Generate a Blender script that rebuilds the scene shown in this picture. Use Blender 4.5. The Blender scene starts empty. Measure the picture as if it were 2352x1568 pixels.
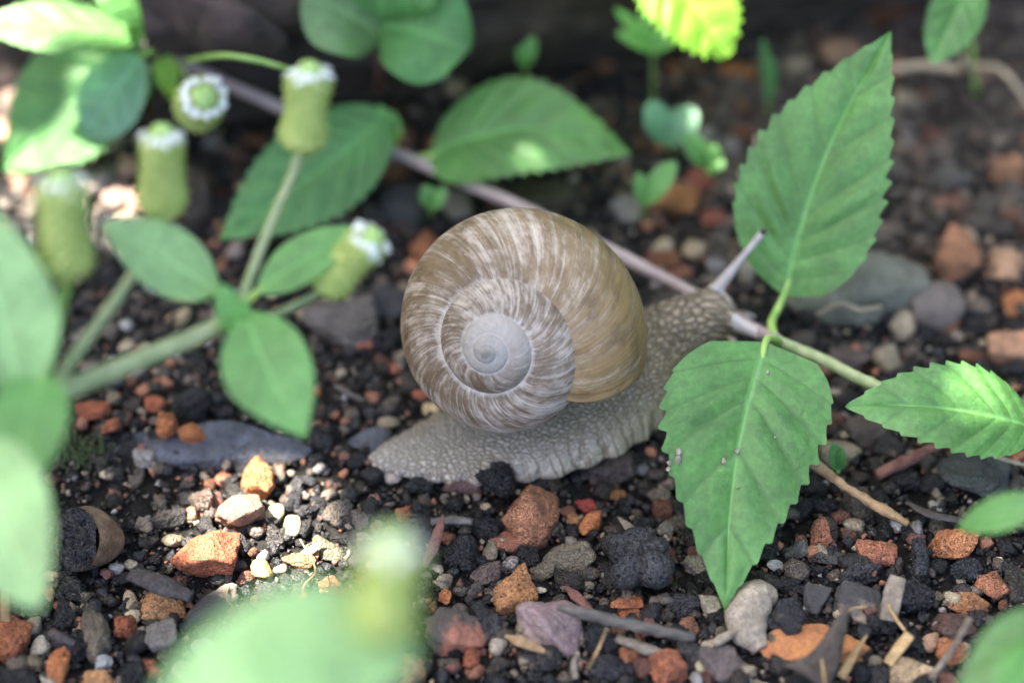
import bpy, math, random
import numpy as np
from mathutils import Vector, Matrix

# ------------------------------------------------------------------ camera, world, sun
# all lengths in this script are centimetres; they are multiplied by U when meshes are made
U = 0.01
scene = bpy.context.scene
PITCH = math.radians(45.0)
CAM = np.array([0.0, -24.75, 26.75])
LENS = 76.4
FPX = 2352 * LENS / 36.0            # focal length in pixels of a 2352 px wide picture
FWD = np.array([0, math.cos(PITCH), -math.sin(PITCH)])
UPV = np.array([0, math.sin(PITCH), math.cos(PITCH)])
RGT = np.array([1.0, 0, 0])

cd = bpy.data.cameras.new('camera')
cam = bpy.data.objects.new('camera', cd)
scene.collection.objects.link(cam)
cam.location = CAM * U
cam.rotation_euler = (math.radians(90) - PITCH, 0, 0)
cd.lens = LENS; cd.sensor_width = 36
cd.clip_start = 0.01; cd.clip_end = 200
cd.dof.use_dof = True
cd.dof.focus_distance = 34.1 * U
cd.dof.aperture_fstop = 5.4
cd.dof.aperture_blades = 7
scene.camera = cam

SUN = np.array([-0.54, 0.14, 0.83]); SUN /= np.linalg.norm(SUN)     # towards the sun
elev = math.asin(SUN[2]); azim = math.atan2(SUN[0], SUN[1])
world = bpy.data.worlds.new('World'); scene.world = world; world.use_nodes = True
wn = world.node_tree.nodes; wl = world.node_tree.links
bg = wn['Background']
sky = wn.new('ShaderNodeTexSky'); sky.sky_type = 'NISHITA'; sky.sun_disc = False
sky.sun_elevation = elev; sky.sun_rotation = azim
sky.air_density = 0.45; sky.dust_density = 4.0; sky.ozone_density = 0.45
wl.new(sky.outputs[0], bg.inputs[0]); bg.inputs[1].default_value = 0.11
sl = bpy.data.lights.new('sun', 'SUN'); sl.energy = 5.0; sl.angle = math.radians(0.53); sl.color = (1, .93, .82)
so = bpy.data.objects.new('sun', sl); scene.collection.objects.link(so)
so.rotation_euler = Vector(SUN).to_track_quat('Z', 'Y').to_euler(); so.location = (0, 0, 3)
cy = scene.cycles; cy.max_bounces = 6; cy.diffuse_bounces = 3; cy.glossy_bounces = 2; cy.transmission_bounces = 3; cy.transparent_max_bounces = 4
vs = scene.view_settings
vs.view_transform = 'Standard'; vs.look = 'None'; vs.gamma = 1; vs.exposure = 3.58

# ------------------------------------------------------------------ helpers
rng = np.random.default_rng(7)
random.seed(7)
C = scene.collection
ORG = {}

def ray(u, v):
    return FWD + RGT * (u - 1176) / FPX - UPV * (v - 784) / FPX
def P(u, v, z=0.0):
    d = ray(u, v); return CAM + d * ((z - CAM[2]) / d[2])
def Pd(u, v, depth):
    return CAM + ray(u, v) * depth
def proj(p):
    r = np.asarray(p, float) - CAM
    d = r @ FWD
    return 1176 + FPX * (r @ RGT) / d, 784 - FPX * (r @ UPV) / d, d
def nrm(a):
    a = np.asarray(a, float); return a / (np.linalg.norm(a, axis=-1, keepdims=True) + 1e-12)

class Sines:
    """smooth solid noise, a sum of plane waves"""
    def __init__(s, seed, n=24):
        r = np.random.default_rng(seed)
        s.d = nrm(r.normal(size=(n, 3))); s.k = r.uniform(.6, 1.6, n); s.p = r.uniform(0, 6.283, n); s.n = n
    def __call__(s, p, f=1.0):
        return np.sin((p @ s.d.T) * (s.k * f * 2.5) + s.p).sum(-1) / math.sqrt(s.n) * .9

def prop(o, label=None, cat=None, group=None, kind=None):
    if label: o['label'] = label
    if cat: o['category'] = cat
    if group: o['group'] = group
    if kind: o['kind'] = kind
    return o

def mesh_data(name, v, f, mat=None, uv=None, col=None, vec=None, smooth=True):
    """v Nx3 in metres; f either array (M,k) or list of lists"""
    me = bpy.data.meshes.new(name)
    if isinstance(f, np.ndarray):
        M, k = f.shape
        me.vertices.add(len(v)); me.vertices.foreach_set('co', np.ascontiguousarray(v, np.float32).ravel())
        me.loops.add(M * k); me.loops.foreach_set('vertex_index', f.astype(np.int32).ravel())
        me.polygons.add(M); me.polygons.foreach_set('loop_start', np.arange(0, M * k, k, dtype=np.int32))
        me.polygons.foreach_set('loop_total', np.full(M, k, np.int32))
        me.update(calc_edges=True)
    else:
        me.from_pydata([tuple(map(float, p)) for p in v], [], f); me.update()
    if smooth: me.polygons.foreach_set('use_smooth', np.ones(len(me.polygons), bool))
    if uv is not None:
        li = np.empty(len(me.loops), np.int32); me.loops.foreach_get('vertex_index', li)
        ul = me.uv_layers.new(name='UVMap'); ul.data.foreach_set('uv', np.asarray(uv, np.float32)[li].ravel())
    if col is not None:
        a = me.attributes.new('tint', 'FLOAT_COLOR', 'POINT')
        c4 = np.ones((len(v), 4), np.float32); c4[:, :3] = col; a.data.foreach_set('color', c4.ravel())
    if vec is not None:
        a = me.attributes.new('skin', 'FLOAT_VECTOR', 'POINT'); a.data.foreach_set('vector', np.asarray(vec, np.float32).ravel())
    if mat: me.materials.append(mat)
    me.validate()
    return me

def mk(name, v, f, mat, parent=None, origin=None, **kw):
    v = np.asarray(v, float)
    if parent is not None: origin = ORG[parent.name]
    elif origin is None:
        origin = np.array([v[:, 0].mean(), v[:, 1].mean(), v[:, 2].min()])
    me = mesh_data(name, (v - origin) * U, f, mat, **kw)
    o = bpy.data.objects.new(name, me); C.objects.link(o)
    if parent is not None: o.parent = parent
    else: o.location = origin * U
    ORG[o.name] = np.array(origin)
    return o

def empty(name, loc):
    o = bpy.data.objects.new(name, None); C.objects.link(o)
    o.empty_display_size = .005; o.location = np.asarray(loc) * U
    ORG[o.name] = np.array(loc, float)
    return o

def catmull(pts, n):
    pts = np.asarray(pts, float)
    p = np.vstack([2 * pts[0] - pts[1], pts, 2 * pts[-1] - pts[-2]])
    out = []
    seg = len(pts) - 1
    for i in np.linspace(0, seg - 1e-9, n):
        k = int(i); t = i - k
        a, b, c, d = p[k], p[k + 1], p[k + 2], p[k + 3]
        out.append(.5 * ((2 * b) + (c - a) * t + (2 * a - 5 * b + 4 * c - d) * t * t + (3 * b - a - 3 * c + d) * t ** 3))
    return np.array(out)

def tube(pts, rad, n=24, k=10, rough=0.0, seed=0, flat=1.0):
    """closed tapered tube through pts (smoothed); returns verts, faces"""
    c = catmull(pts, n) if len(pts) > 2 or n > 2 else np.asarray(pts, float)
    n = len(c)
    r = np.interp(np.linspace(0, 1, n), np.linspace(0, 1, len(rad)), rad)
    t = nrm(np.gradient(c, axis=0))
    ref = np.array([0, 0, 1.0]) if abs(t[0][2]) < .9 else np.array([0, 1.0, 0])
    V = []
    a = np.linspace(0, 2 * math.pi, k, endpoint=False)
    s = nrm(np.cross(t[0], ref))
    for i in range(n):
        s = nrm(s - t[i] * (s @ t[i])); b = np.cross(s, t[i])
        V.append(c[i] + r[i] * (np.outer(np.cos(a), s) + flat * np.outer(np.sin(a), b)))
    V = np.vstack(V)
    if rough:
        nz = Sines(seed); ctr = np.repeat(c, k, axis=0)
        V = ctr + (V - ctr) * (1 + rough * nz(V, 2.5 / max(r.max(), .05) * .4) + rough * .6 * nz(V, 6 / max(r.max(), .05) * .4))[:, None]
    F = []
    for i in range(n - 1):
        for j in range(k):
            F.append([i * k + j, i * k + (j + 1) % k, (i + 1) * k + (j + 1) % k, (i + 1) * k + j])
    V = np.vstack([V, c[0], c[-1]])
    e0, e1 = n * k, n * k + 1
    for j in range(k):
        F.append([e0, (j + 1) % k, j]); F.append([e1, (n - 1) * k + j, (n - 1) * k + (j + 1) % k])
    return V, F

def join(parts):
    V = []; F = []; o = 0
    for v, f in parts:
        V.append(v); F += [[i + o for i in q] for q in f]; o += len(v)
    return np.vstack(V), F

def _ico():
    t = (1 + 5 ** .5) / 2
    v = np.array([(-1, t, 0), (1, t, 0), (-1, -t, 0), (1, -t, 0), (0, -1, t), (0, 1, t), (0, -1, -t), (0, 1, -t), (t, 0, -1), (t, 0, 1), (-t, 0, -1), (-t, 0, 1)], float)
    f = np.array([(0, 11, 5), (0, 5, 1), (0, 1, 7), (0, 7, 10), (0, 10, 11), (1, 5, 9), (5, 11, 4), (11, 10, 2), (10, 7, 6), (7, 1, 8), (3, 9, 4), (3, 4, 2), (3, 2, 6), (3, 6, 8), (3, 8, 9), (4, 9, 5), (2, 4, 11), (6, 2, 10), (8, 6, 7), (9, 8, 1)])
    L = [(nrm(v), f)]
    for _ in range(5):
        v, f = L[-1]; v = list(map(tuple, v)); m = {}; nf = []
        def mid(a, b):
            k = (min(a, b), max(a, b))
            if k not in m:
                p = (np.array(v[a]) + np.array(v[b])); p /= np.linalg.norm(p); m[k] = len(v); v.append(tuple(p))
            return m[k]
        for a, b, c in f:
            x, y, z = mid(a, b), mid(b, c), mid(c, a)
            nf += [(a, x, z), (b, y, x), (c, z, y), (x, y, z)]
        L.append((np.array(v), np.array(nf)))
    return L
ICO = _ico()

# ------------------------------------------------------------------ materials
def newmat(name):
    m = bpy.data.materials.new(name); m.use_nodes = True
    nt = m.node_tree; b = nt.nodes['Principled BSDF']
    return m, nt.nodes, nt.links, b
def N(nodes, t, **kw):
    n = nodes.new(t)
    for k, v in kw.items():
        if k == 'ins':
            for a, c in v.items(): n.inputs[a].default_value = c
        else: setattr(n, k, v)
    return n
def ramp(nodes, stops, interp='LINEAR'):
    r = nodes.new('ShaderNodeValToRGB'); cr = r.color_ramp; cr.interpolation = interp
    while len(cr.elements) < len(stops): cr.elements.new(.5)
    for e, (p, c) in zip(cr.elements, stops):
        e.position = p; e.color = (c, c, c, 1) if not hasattr(c, '__len__') else (*c, 1)
    return r
def mixc(nodes, links, a, b, fac, mode='MIX'):
    m = nodes.new('ShaderNodeMix'); m.data_type = 'RGBA'; m.blend_type = mode
    for s, x in ((6, a), (7, b), (0, fac)):
        if hasattr(x, 'is_linked'): links.new(x, m.inputs[s])
        else: m.inputs[s].default_value = x if not hasattr(x, '__len__') else (*x, 1)
    return m.outputs[2]
def coords(nodes, links, scale=100, rnd=True):
    tc = nodes.new('ShaderNodeTexCoord')
    mp = nodes.new('ShaderNodeVectorMath'); mp.operation = 'SCALE'; mp.inputs['Scale'].default_value = scale
    links.new(tc.outputs['Object'], mp.inputs[0])
    if not rnd: return mp.outputs[0]
    oi = nodes.new('ShaderNodeObjectInfo')
    ml = N(nodes, 'ShaderNodeMath', operation='MULTIPLY'); ml.inputs[1].default_value = 57.0; links.new(oi.outputs['Random'], ml.inputs[0])
    ad = N(nodes, 'ShaderNodeVectorMath', operation='ADD'); links.new(mp.outputs[0], ad.inputs[0]); links.new(ml.outputs[0], ad.inputs[1])
    return ad.outputs[0]
def noise(nodes, links, vec, scale, detail=4, rough=.55):
    n = N(nodes, 'ShaderNodeTexNoise', ins={'Scale': scale, 'Detail': detail, 'Roughness': rough}); links.new(vec, n.inputs['Vector']); return n.outputs[0]
def bump(nodes, links, h, dist, strength=1.0, prev=None):
    b = N(nodes, 'ShaderNodeBump', ins={'Strength': strength, 'Distance': dist * U}); links.new(h, b.inputs['Height'])
    if prev: links.new(prev, b.inputs['Normal'])
    return b.outputs[0]

def stone_mat(name, src, speck=.35, rough=(.55, .85), bmp=.02, pits=0.0, dust=.3, spec=.4):
    m, n, l, b = newmat(name)
    co = coords(n, l, 100, src == 'OBJ')
    if src == 'OBJ': base = n.new('ShaderNodeObjectInfo').outputs['Color']
    else: base = N(n, 'ShaderNodeAttribute', attribute_name='tint').outputs['Color']
    big = noise(n, l, co, 2.2, 2); fine = noise(n, l, co, 14, 3, .68); sp = noise(n, l, co, 30, 2, .6)
    r1 = ramp(n, [(.3, .62), (.7, 1.3)]); l.new(big, r1.inputs[0])
    c = mixc(n, l, base, r1.outputs[0], 1.0, 'MULTIPLY')
    r2 = ramp(n, [(.35, .72), (.62, 1.18)]); l.new(fine, r2.inputs[0])
    c = mixc(n, l, c, r2.outputs[0], 1.0, 'MULTIPLY')
    r3 = ramp(n, [(.60, 0.0), (.68, speck)]); l.new(sp, r3.inputs[0])
    c = mixc(n, l, c, (.022, .02, .02), r3.outputs[0])
    if dust:
        sp2 = noise(n, l, co, 5.5, 4, .7)
        r4 = ramp(n, [(.5, 0.0), (.66, min(1, dust * 1.7))]); l.new(sp2, r4.inputs[0])
        c = mixc(n, l, c, (.12, .098, .075), r4.outputs[0])
    l.new(c, b.inputs['Base Color'])
    rr = ramp(n, [(.3, rough[0]), (.7, rough[1])]); l.new(fine, rr.inputs[0]); l.new(rr.outputs[0], b.inputs['Roughness'])
    b.inputs['Specular IOR Level'].default_value = spec
    h = bump(n, l, fine, bmp * 5); h = bump(n, l, sp, bmp * 2.2, 1, h)
    if pits:
        vo = N(n, 'ShaderNodeTexVoronoi', ins={'Scale': 9.0}); l.new(co, vo.inputs['Vector'])
        rp = ramp(n, [(.12, 0.0), (.34, 1.0)]); l.new(vo.outputs[0], rp.inputs[0])
        h = bump(n, l, rp.outputs[0], pits, 1, h)
        c2 = mixc(n, l, (.008, .008, .009), c, rp.outputs[0]); l.new(c2, b.inputs['Base Color'])
    l.new(h, b.inputs['Normal'])
    return m
M = {}
M['brick'] = stone_mat('brick', 'OBJ', speck=.75, rough=(.7, .95), bmp=.045, dust=.12, spec=.25)
M['rock'] = stone_mat('rock', 'OBJ', speck=.35, rough=(.4, .75), bmp=.034, dust=.3)
M['pebble'] = stone_mat('pebble', 'OBJ', speck=.25, rough=(.45, .7), bmp=.012, dust=.25)
M['clinker'] = stone_mat('clinker', 'OBJ', speck=.2, rough=(.24, .55), bmp=.05, pits=.05, dust=.05, spec=.5)
M['gravel'] = stone_mat('gravel', 'ATTR', speck=.35, rough=(.32, .7), bmp=.035, dust=.06, spec=.4)
M['grit'] = stone_mat('grit', 'ATTR', speck=.2, rough=(.25, .6), bmp=.015, dust=.05, spec=.45)

def soil_mat():
    m, n, l, b = newmat('soil')
    co = coords(n, l, 100, False)
    a = noise(n, l, co, 1.2, 6, .6); f = noise(n, l, co, 12, 6, .7); g = noise(n, l, co, 34, 4, .6)
    r = ramp(n, [(.3, (.0035, .0033, .003)), (.55, (.011, .009, .0075)), (.75, (.04, .032, .024))]); l.new(f, r.inputs[0])
    r2 = ramp(n, [(.35, .7), (.7, 1.3)]); l.new(a, r2.inputs[0])
    c = mixc(n, l, r.outputs[0], r2.outputs[0], 1, 'MULTIPLY')
    r3 = ramp(n, [(.68, 0.0), (.74, .7)]); l.new(g, r3.inputs[0]); c = mixc(n, l, c, (.14, .12, .1), r3.outputs[0])
    l.new(c, b.inputs['Base Color']); b.inputs['Roughness'].default_value = .6; b.inputs['Specular IOR Level'].default_value = .25
    h = bump(n, l, f, .12); h = bump(n, l, g, .04, 1, h); l.new(h, b.inputs['Normal'])
    return m
M['soil'] = soil_mat()

def wood_mat(name, c0, c1, rough=.75, stretch=(1, 1, 1), scale=8):
    m, n, l, b = newmat(name)
    co = coords(n, l, 100, True)
    mp = N(n, 'ShaderNodeMapping'); mp.inputs['Scale'].default_value = stretch; l.new(co, mp.inputs[0])
    f = noise(n, l, mp.outputs[0], scale, 6, .65); g = noise(n, l, co, 3, 4)
    r = ramp(n, [(.32, c0), (.68, c1)]); l.new(f, r.inputs[0])
    r2 = ramp(n, [(.3, .65), (.7, 1.25)]); l.new(g, r2.inputs[0])
    l.new(mixc(n, l, r.outputs[0], r2.outputs[0], 1, 'MULTIPLY'), b.inputs['Base Color'])
    b.inputs['Roughness'].default_value = rough
    l.new(bump(n, l, f, .07), b.inputs['Normal'])
    return m
M['twig_grey'] = wood_mat('twig_grey', (.035, .033, .03), (.13, .115, .095), stretch=(.35, 1, 1))
M['twig_brown'] = wood_mat('twig_brown', (.12, .07, .03), (.36, .24, .12), stretch=(.5, .5, 1))
M['twig_red'] = wood_mat('twig_red', (.09, .035, .025), (.2, .085, .06))
M['straw'] = wood_mat('straw', (.24, .14, .05), (.42, .3, .14), .6, (.3, 1, 1))
M['straw_grey'] = wood_mat('straw_grey', (.10, .08, .06), (.24, .2, .15), .7)
M['bark_dark'] = wood_mat('bark_dark', (.02, .017, .02), (.07, .055, .05), .6)
M['bark_brown'] = wood_mat('bark_brown', (.075, .045, .024), (.21, .135, .08), .7)
M['bark_slab'] = wood_mat('bark_slab', (.014, .009, .007), (.06, .04, .033), .8, (.4, 1, 1), 3)
M['dry_leaf'] = wood_mat('dry_leaf', (.02, .014, .01), (.07, .05, .035), .55)
M['log'] = wood_mat('log', (.010, .0075, .006), (.055, .038, .027), .85, (.25, 1, 1), 3)  # dark wood, darkened further to carry the shade at the back

def leaf_mat(name, col, tcol, trans=.35, rough=.48, vein=.35, spec=.5):
    m, n, l, b = newmat(name)
    co = coords(n, l, 100, True)
    uv = n.new('ShaderNodeUVMap'); sx = n.new('ShaderNodeSeparateXYZ'); l.new(uv.outputs[0], sx.inputs[0])
    # u runs along the blade in tooth units, v from -1 to 1 across it
    hf = N(n, 'ShaderNodeMath', operation='MULTIPLY'); hf.inputs[1].default_value = .5; l.new(sx.outputs[0], hf.inputs[0])
    fr = N(n, 'ShaderNodeMath', operation='FRACT'); l.new(hf.outputs[0], fr.inputs[0])
    pp = N(n, 'ShaderNodeMath', operation='PINGPONG'); pp.inputs[1].default_value = .5; l.new(fr.outputs[0], pp.inputs[0])
    rv = ramp(n, [(.01, 1.0), (.07, 0.0)]); l.new(pp.outputs[0], rv.inputs[0])
    av = N(n, 'ShaderNodeMath', operation='ABSOLUTE'); l.new(sx.outputs[1], av.inputs[0])
    rm = ramp(n, [(.015, 1.0), (.06, 0.0)]); l.new(av.outputs[0], rm.inputs[0])
    a = noise(n, l, co, 1.1, 4); f = noise(n, l, co, 9, 5, .6); g = noise(n, l, co, 40, 3)
    r1 = ramp(n, [(.3, .72), (.7, 1.22)]); l.new(a, r1.inputs[0])
    c = mixc(n, l, col, r1.outputs[0], 1, 'MULTIPLY')
    r2 = ramp(n, [(.35, .78), (.65, 1.16)]); l.new(f, r2.inputs[0]); c = mixc(n, l, c, r2.outputs[0], 1, 'MULTIPLY')
    lt = tuple(x * .62 for x in col)
    mv = N(n, 'ShaderNodeMath', operation='MULTIPLY'); mv.inputs[1].default_value = vein; l.new(rv.outputs[0], mv.inputs[0])
    c = mixc(n, l, c, lt, mv.outputs[0])
    c = mixc(n, l, c, tuple(min(1, x * 1.45 + .015) for x in col), rm.outputs[0])
    l.new(c, b.inputs['Base Color'])
    b.inputs['Roughness'].default_value = rough; b.inputs['Specular IOR Level'].default_value = spec
    vn = N(n, 'ShaderNodeTexVoronoi', feature='DISTANCE_TO_EDGE', ins={'Scale': 5.5}); l.new(co, vn.inputs['Vector'])
    vnr = ramp(n, [(.0, 0.0), (.22, 1.0)]); l.new(vn.outputs[0], vnr.inputs[0])
    h = bump(n, l, vnr.outputs[0], .010, .35); h = bump(n, l, f, .014, .8, h); h = bump(n, l, g, .008, .8, h); l.new(h, b.inputs['Normal'])
    tr = n.new('ShaderNodeBsdfTranslucent')
    tc_ = mixc(n, l, tcol, r1.outputs[0], 1, 'MULTIPLY'); l.new(tc_, tr.inputs[0])
    mx = n.new('ShaderNodeMixShader'); mx.inputs[0].default_value = trans
    l.new(b.outputs[0], mx.inputs[1]); l.new(tr.outputs[0], mx.inputs[2])
    l.new(mx.outputs[0], n['Material Output'].inputs[0])
    return m
M['leaf'] = leaf_mat('leaf', (.095, .242, .063), (.22, .47, .05), vein=.6, spec=.45, rough=.42)
M['leaf_sky_sheen'] = leaf_mat('leaf_sky_sheen', (.27, .46, .18), (.36, .58, .12), .22, vein=.1)  # near leaves: sky reflection put into a paler base colour
M['leaf_deep'] = leaf_mat('leaf_deep', (.08, .22, .065), (.15, .40, .05), rough=.5, spec=.4)
M['leaf_young'] = leaf_mat('leaf_young', (.14, .35, .10), (.25, .5, .06), .4)
M['leaf_lime'] = leaf_mat('leaf_lime', (.16, .36, .03), (.4, .65, .03), .5)
M['leaf_blue'] = leaf_mat('leaf_blue', (.10, .24, .13), (.15, .4, .1), .25, .4)
M['leaf_pale'] = leaf_mat('leaf_pale', (.13, .25, .09), (.2, .42, .06), .35, .4)
M['leaf_canopy'] = leaf_mat('leaf_canopy', (.06, .15, .04), (.1, .25, .03), .2)

def simple_mat(name, col, col2, scale=10, rough=.55, trans=0, tcol=None, bmp=.01):
    m, n, l, b = newmat(name)
    co = coords(n, l, 100, True); f = noise(n, l, co, scale, 4)
    r = ramp(n, [(.3, col), (.7, col2)]); l.new(f, r.inputs[0]); l.new(r.outputs[0], b.inputs['Base Color'])
    b.inputs['Roughness'].default_value = rough
    l.new(bump(n, l, f, bmp), b.inputs['Normal'])
    if trans:
        tr = n.new('ShaderNodeBsdfTranslucent'); tr.inputs[0].default_value = (*tcol, 1)
        mx = n.new('ShaderNodeMixShader'); mx.inputs[0].default_value = trans
        l.new(b.outputs[0], mx.inputs[1]); l.new(tr.outputs[0], mx.inputs[2]); l.new(mx.outputs[0], n['Material Output'].inputs[0])
    return m
M['stem'] = simple_mat('stem', (.16, .23, .09), (.30, .33, .17), 4)
M['stem_purple'] = simple_mat('stem_purple', (.22, .17, .17), (.31, .26, .235), 3)
M['stem_green'] = simple_mat('stem_green', (.16, .30, .06), (.27, .42, .10), 4)
M['stem_red'] = simple_mat('stem_red', (.10, .05, .035), (.17, .08, .06), 4)
M['bract'] = simple_mat('bract', (.24, .34, .07), (.44, .52, .16), 6, .6, .25, (.5, .6, .1))
M['dome'] = simple_mat('dome', (.30, .50, .13), (.45, .62, .22), 8, .5, .2, (.4, .6, .1))
M['petal'] = simple_mat('petal', (.78, .82, .76), (.86, .88, .86), 8, .6, .3, (.8, .85, .75))
M['root'] = simple_mat('root', (.22, .18, .12), (.36, .30, .2), 6, .7)
M['moss'] = simple_mat('moss', (.02, .035, .012), (.05, .075, .02), 14, .9, 0, None, .05)
M['eye'] = simple_mat('eye', (.02, .02, .02), (.03, .028, .025), 10, .3)

# two-tone stones (a darker fracture or crust over part of them)
def twotone_mat(name, c0, c1, sc=1.1, edge=.05, rough=.7, pits=.02):
    m, n, l, b = newmat(name)
    co = coords(n, l, 100, True)
    a = noise(n, l, co, sc, 4, .6); f = noise(n, l, co, 16, 5, .65)
    r = ramp(n, [(.5 - edge, c0), (.5 + edge, c1)]); l.new(a, r.inputs[0])
    r2 = ramp(n, [(.35, .7), (.65, 1.25)]); l.new(f, r2.inputs[0])
    l.new(mixc(n, l, r.outputs[0], r2.outputs[0], 1, 'MULTIPLY'), b.inputs['Base Color'])
    b.inputs['Roughness'].default_value = rough
    l.new(bump(n, l, f, pits * 2), b.inputs['Normal'])
    return m
M['tan_dark'] = twotone_mat('tan_dark', (.20, .16, .115), (.03, .028, .028))
M['red_dark'] = twotone_mat('red_dark', (.27, .105, .065), (.05, .042, .036), .9)
M['mauve'] = twotone_mat('mauve', (.155, .098, .105), (.21, .155, .14), 1.4, .25, .5, .012)
M['orange_black'] = twotone_mat('orange_black', (.40, .17, .05), (.30, .11, .045), 1.2, .2)

# ------------------------------------------------------------------ ground
gn = Sines(11); gn2 = Sines(12); gn3 = Sines(13)
def gh(x, y):
    p = np.stack([np.asarray(x, float), np.asarray(y, float), np.zeros_like(np.asarray(x, float))], -1)
    amp = .10 + .05 * np.clip((np.abs(p[..., 1]) - 8) / 10, 0, 3)
    z = amp * gn(p, .35) + .05 * gn2(p, 1.1)
    sx, sy = p[..., 0] - .6, p[..., 1] - .6            # the snail's path is a little flatter
    return z * np.clip((sx ** 2 / 12 + sy ** 2 / 4) * .8, .15, 1)
def warp(n, near, far):
    t = np.linspace(-1, 1, n)
    return near * t + (far - near) * np.sign(t) * np.abs(t) ** 9
gx = warp(260, 16, 3000); gy = warp(260, 17, 3000) + 4
GX, GY = np.meshgrid(gx, gy)
pp = np.stack([GX.ravel(), GY.ravel(), np.zeros(GX.size)], -1)
nearw = np.clip(1.6 - np.hypot(pp[:, 0], pp[:, 1] - 4) / 18, 0, 1)
pp[:, 2] = np.where(np.hypot(pp[:, 0], pp[:, 1] - 4) < 60, gh(pp[:, 0], pp[:, 1]), 0) + nearw * (.035 * gn3(pp, 4.5) + .03 * gn2(pp, 9.3)) - .03
nx, ny = len(gx), len(gy)
idx = np.arange(nx * ny).reshape(ny, nx)
gf = np.stack([idx[:-1, :-1], idx[:-1, 1:], idx[1:, 1:], idx[1:, :-1]], -1).reshape(-1, 4)
g = mk('ground', pp, gf, M['soil'], origin=np.zeros(3)); prop(g, kind='structure')

# ------------------------------------------------------------------ stones
def stone_verts(kind, seed, lvl):
    r = np.random.default_rng(seed)
    v, f = ICO[lvl]
    nz = Sines(seed + 1); nz2 = Sines(seed + 2)
    pw = {'brick': 22, 'rock': 15, 'pebble': 3.6, 'flake': 15, 'clinker': 8}[kind]
    k = {'brick': 11, 'rock': 12, 'pebble': 8, 'flake': 9, 'clinker': 14}[kind]
    nn = nrm(r.normal(size=(k, 3))); d = r.uniform(.62, 1.0, k)
    # a box-like set of faces keeps the solid closed
    ax = nrm(np.vstack([np.eye(3), -np.eye(3)]) + r.normal(size=(6, 3)) * .22); nn = np.vstack([nn, ax]); d = np.concatenate([d, r.uniform(.75, 1.0, 6)])
    q = np.clip(v @ nn.T / d, 0, None)
    rad = (q ** pw).sum(1) ** (-1 / pw)
    if kind == 'brick': rad *= 1 + .05 * nz(v, 2.4) + .035 * nz2(v, 6) + .018 * nz(v, 13)
    elif kind == 'rock': rad *= 1 + .07 * nz(v, 2) + .035 * nz2(v, 5.5) + .015 * nz(v, 13)
    elif kind == 'pebble': rad *= 1 + .08 * nz(v, 1.3) + .02 * nz2(v, 4)
    elif kind == 'flake': rad *= 1 + .08 * nz(v, 2) + .03 * nz2(v, 5)
    else: rad *= 1 + .16 * nz(v, 2.2) + .12 * np.abs(nz2(v, 5.0)) + .06 * nz(v, 10) + .03 * nz2(v, 17)
    p = v * rad[:, None]
    lo, hi = p.min(0), p.max(0)
    return (p - (lo + hi) / 2) / (hi - lo), f      # unit box

def rotm(yaw, pitch=0, roll=0):
    return np.array(Matrix.Rotation(yaw, 3, 'Z') @ Matrix.Rotation(pitch, 3, 'Y') @ Matrix.Rotation(roll, 3, 'X'))

placed = []      # (x, y, r) footprints
def stone(u, v, w, h, kind, col, label, rot=0, lvl=4, name='stone', cat='stone', mat=None, emb=.24, tall=.75, z=None, seed=None, group=None, lift=0, tilt=0):
    """a stone whose visible middle is at (u, v) of the 2352 px picture, w by h pixels big"""
    seed = seed if seed is not None else int(u * 7 + v * 13)
    p0 = P(u, v, 0); d = proj(p0)[2]; s = d / FPX
    a, b = w * s, h * s
    c = tall * min(a, b)
    b2 = max(b * 1.12, .3 * b) 
    sv, sf = stone_verts(kind, seed, lvl)
    R = rotm(math.radians(rot), math.radians(tilt), random.uniform(-.12, .12))
    pts = (sv * np.array([a, b2, c])) @ R.T
    zc = c * (.5 - emb)
    q = P(u, v, zc + lift); q[2] += float(gh(q[0], q[1]))
    placed.append((q[0], q[1], .42 * (a + b2) / 2 + .0))
    o = mk(name, pts + q, sf, mat or M[{'flake': 'rock'}.get(kind, kind)], origin=np.array([q[0], q[1], q[2] + pts[:, 2].min()]))
    kf = 1.12 if kind == 'brick' else .95
    o.color = (*[min(.8, x * kf) for x in col], 1)
    prop(o, label, cat, group)
    return o

OR = (.44, .165, .065); RED = (.36, .115, .058); TAN = (.34, .265, .16); GRY = (.14, .118, .095); BLK = (.013, .013, .016); DGR = (.03, .028, .027); ORL = (.46, .24, .11); OCH = (.42, .26, .09); PNK = (.42, .22, .16)
# --- front left
stone(475, 1275, 165, 120, 'brick', RED, 'blocky red brick lump half in a sunfleck, left of the flower stalk', 8, seed=31, name='brick_piece', cat='brick', tall=.9)
stone(548, 1172, 112, 100, 'rock', (.36, .2, .13), 'crusty pale brick lump glaring in the sunfleck behind the blocky red lump', 25, name='brick_piece', cat='brick', tall=.95)
stone(598, 1102, 82, 88, 'brick', OR, 'sunlit orange brick lump at the edge of the blue-grey slate', -10, name='brick_piece', cat='brick', tall=1)
stone(462, 1152, 58, 66, 'clinker', (.12, .085, .065), 'rough brown clod lit by the sun beside the crusty pale brick', 10, name='soil_clod', cat='clod', tall=1)
stone(437, 1188, 40, 28, 'pebble', TAN, 'small sunlit tan pebble below the brown clod', 0)
stone(367, 1378, 105, 88, 'brick', ORL, 'pale orange angular chip in front of the purplish bark', 20, name='brick_piece', cat='brick', tall=.7)
stone(483, 1385, 150, 66, 'rock', GRY, 'long grey-brown stone with black end lying slanted below the red brick lump', 36, mat=M['tan_dark'], seed=105)
stone(222, 1452, 66, 165, 'rock', (.19, .15, .105), 'upright knobbly brown stone beside a black flat stone', 6, mat=None, tall=.9)
stone(188, 1475, 70, 105, 'clinker', BLK, 'flat black stone leaning on the knobbly brown stone', -10)
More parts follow.
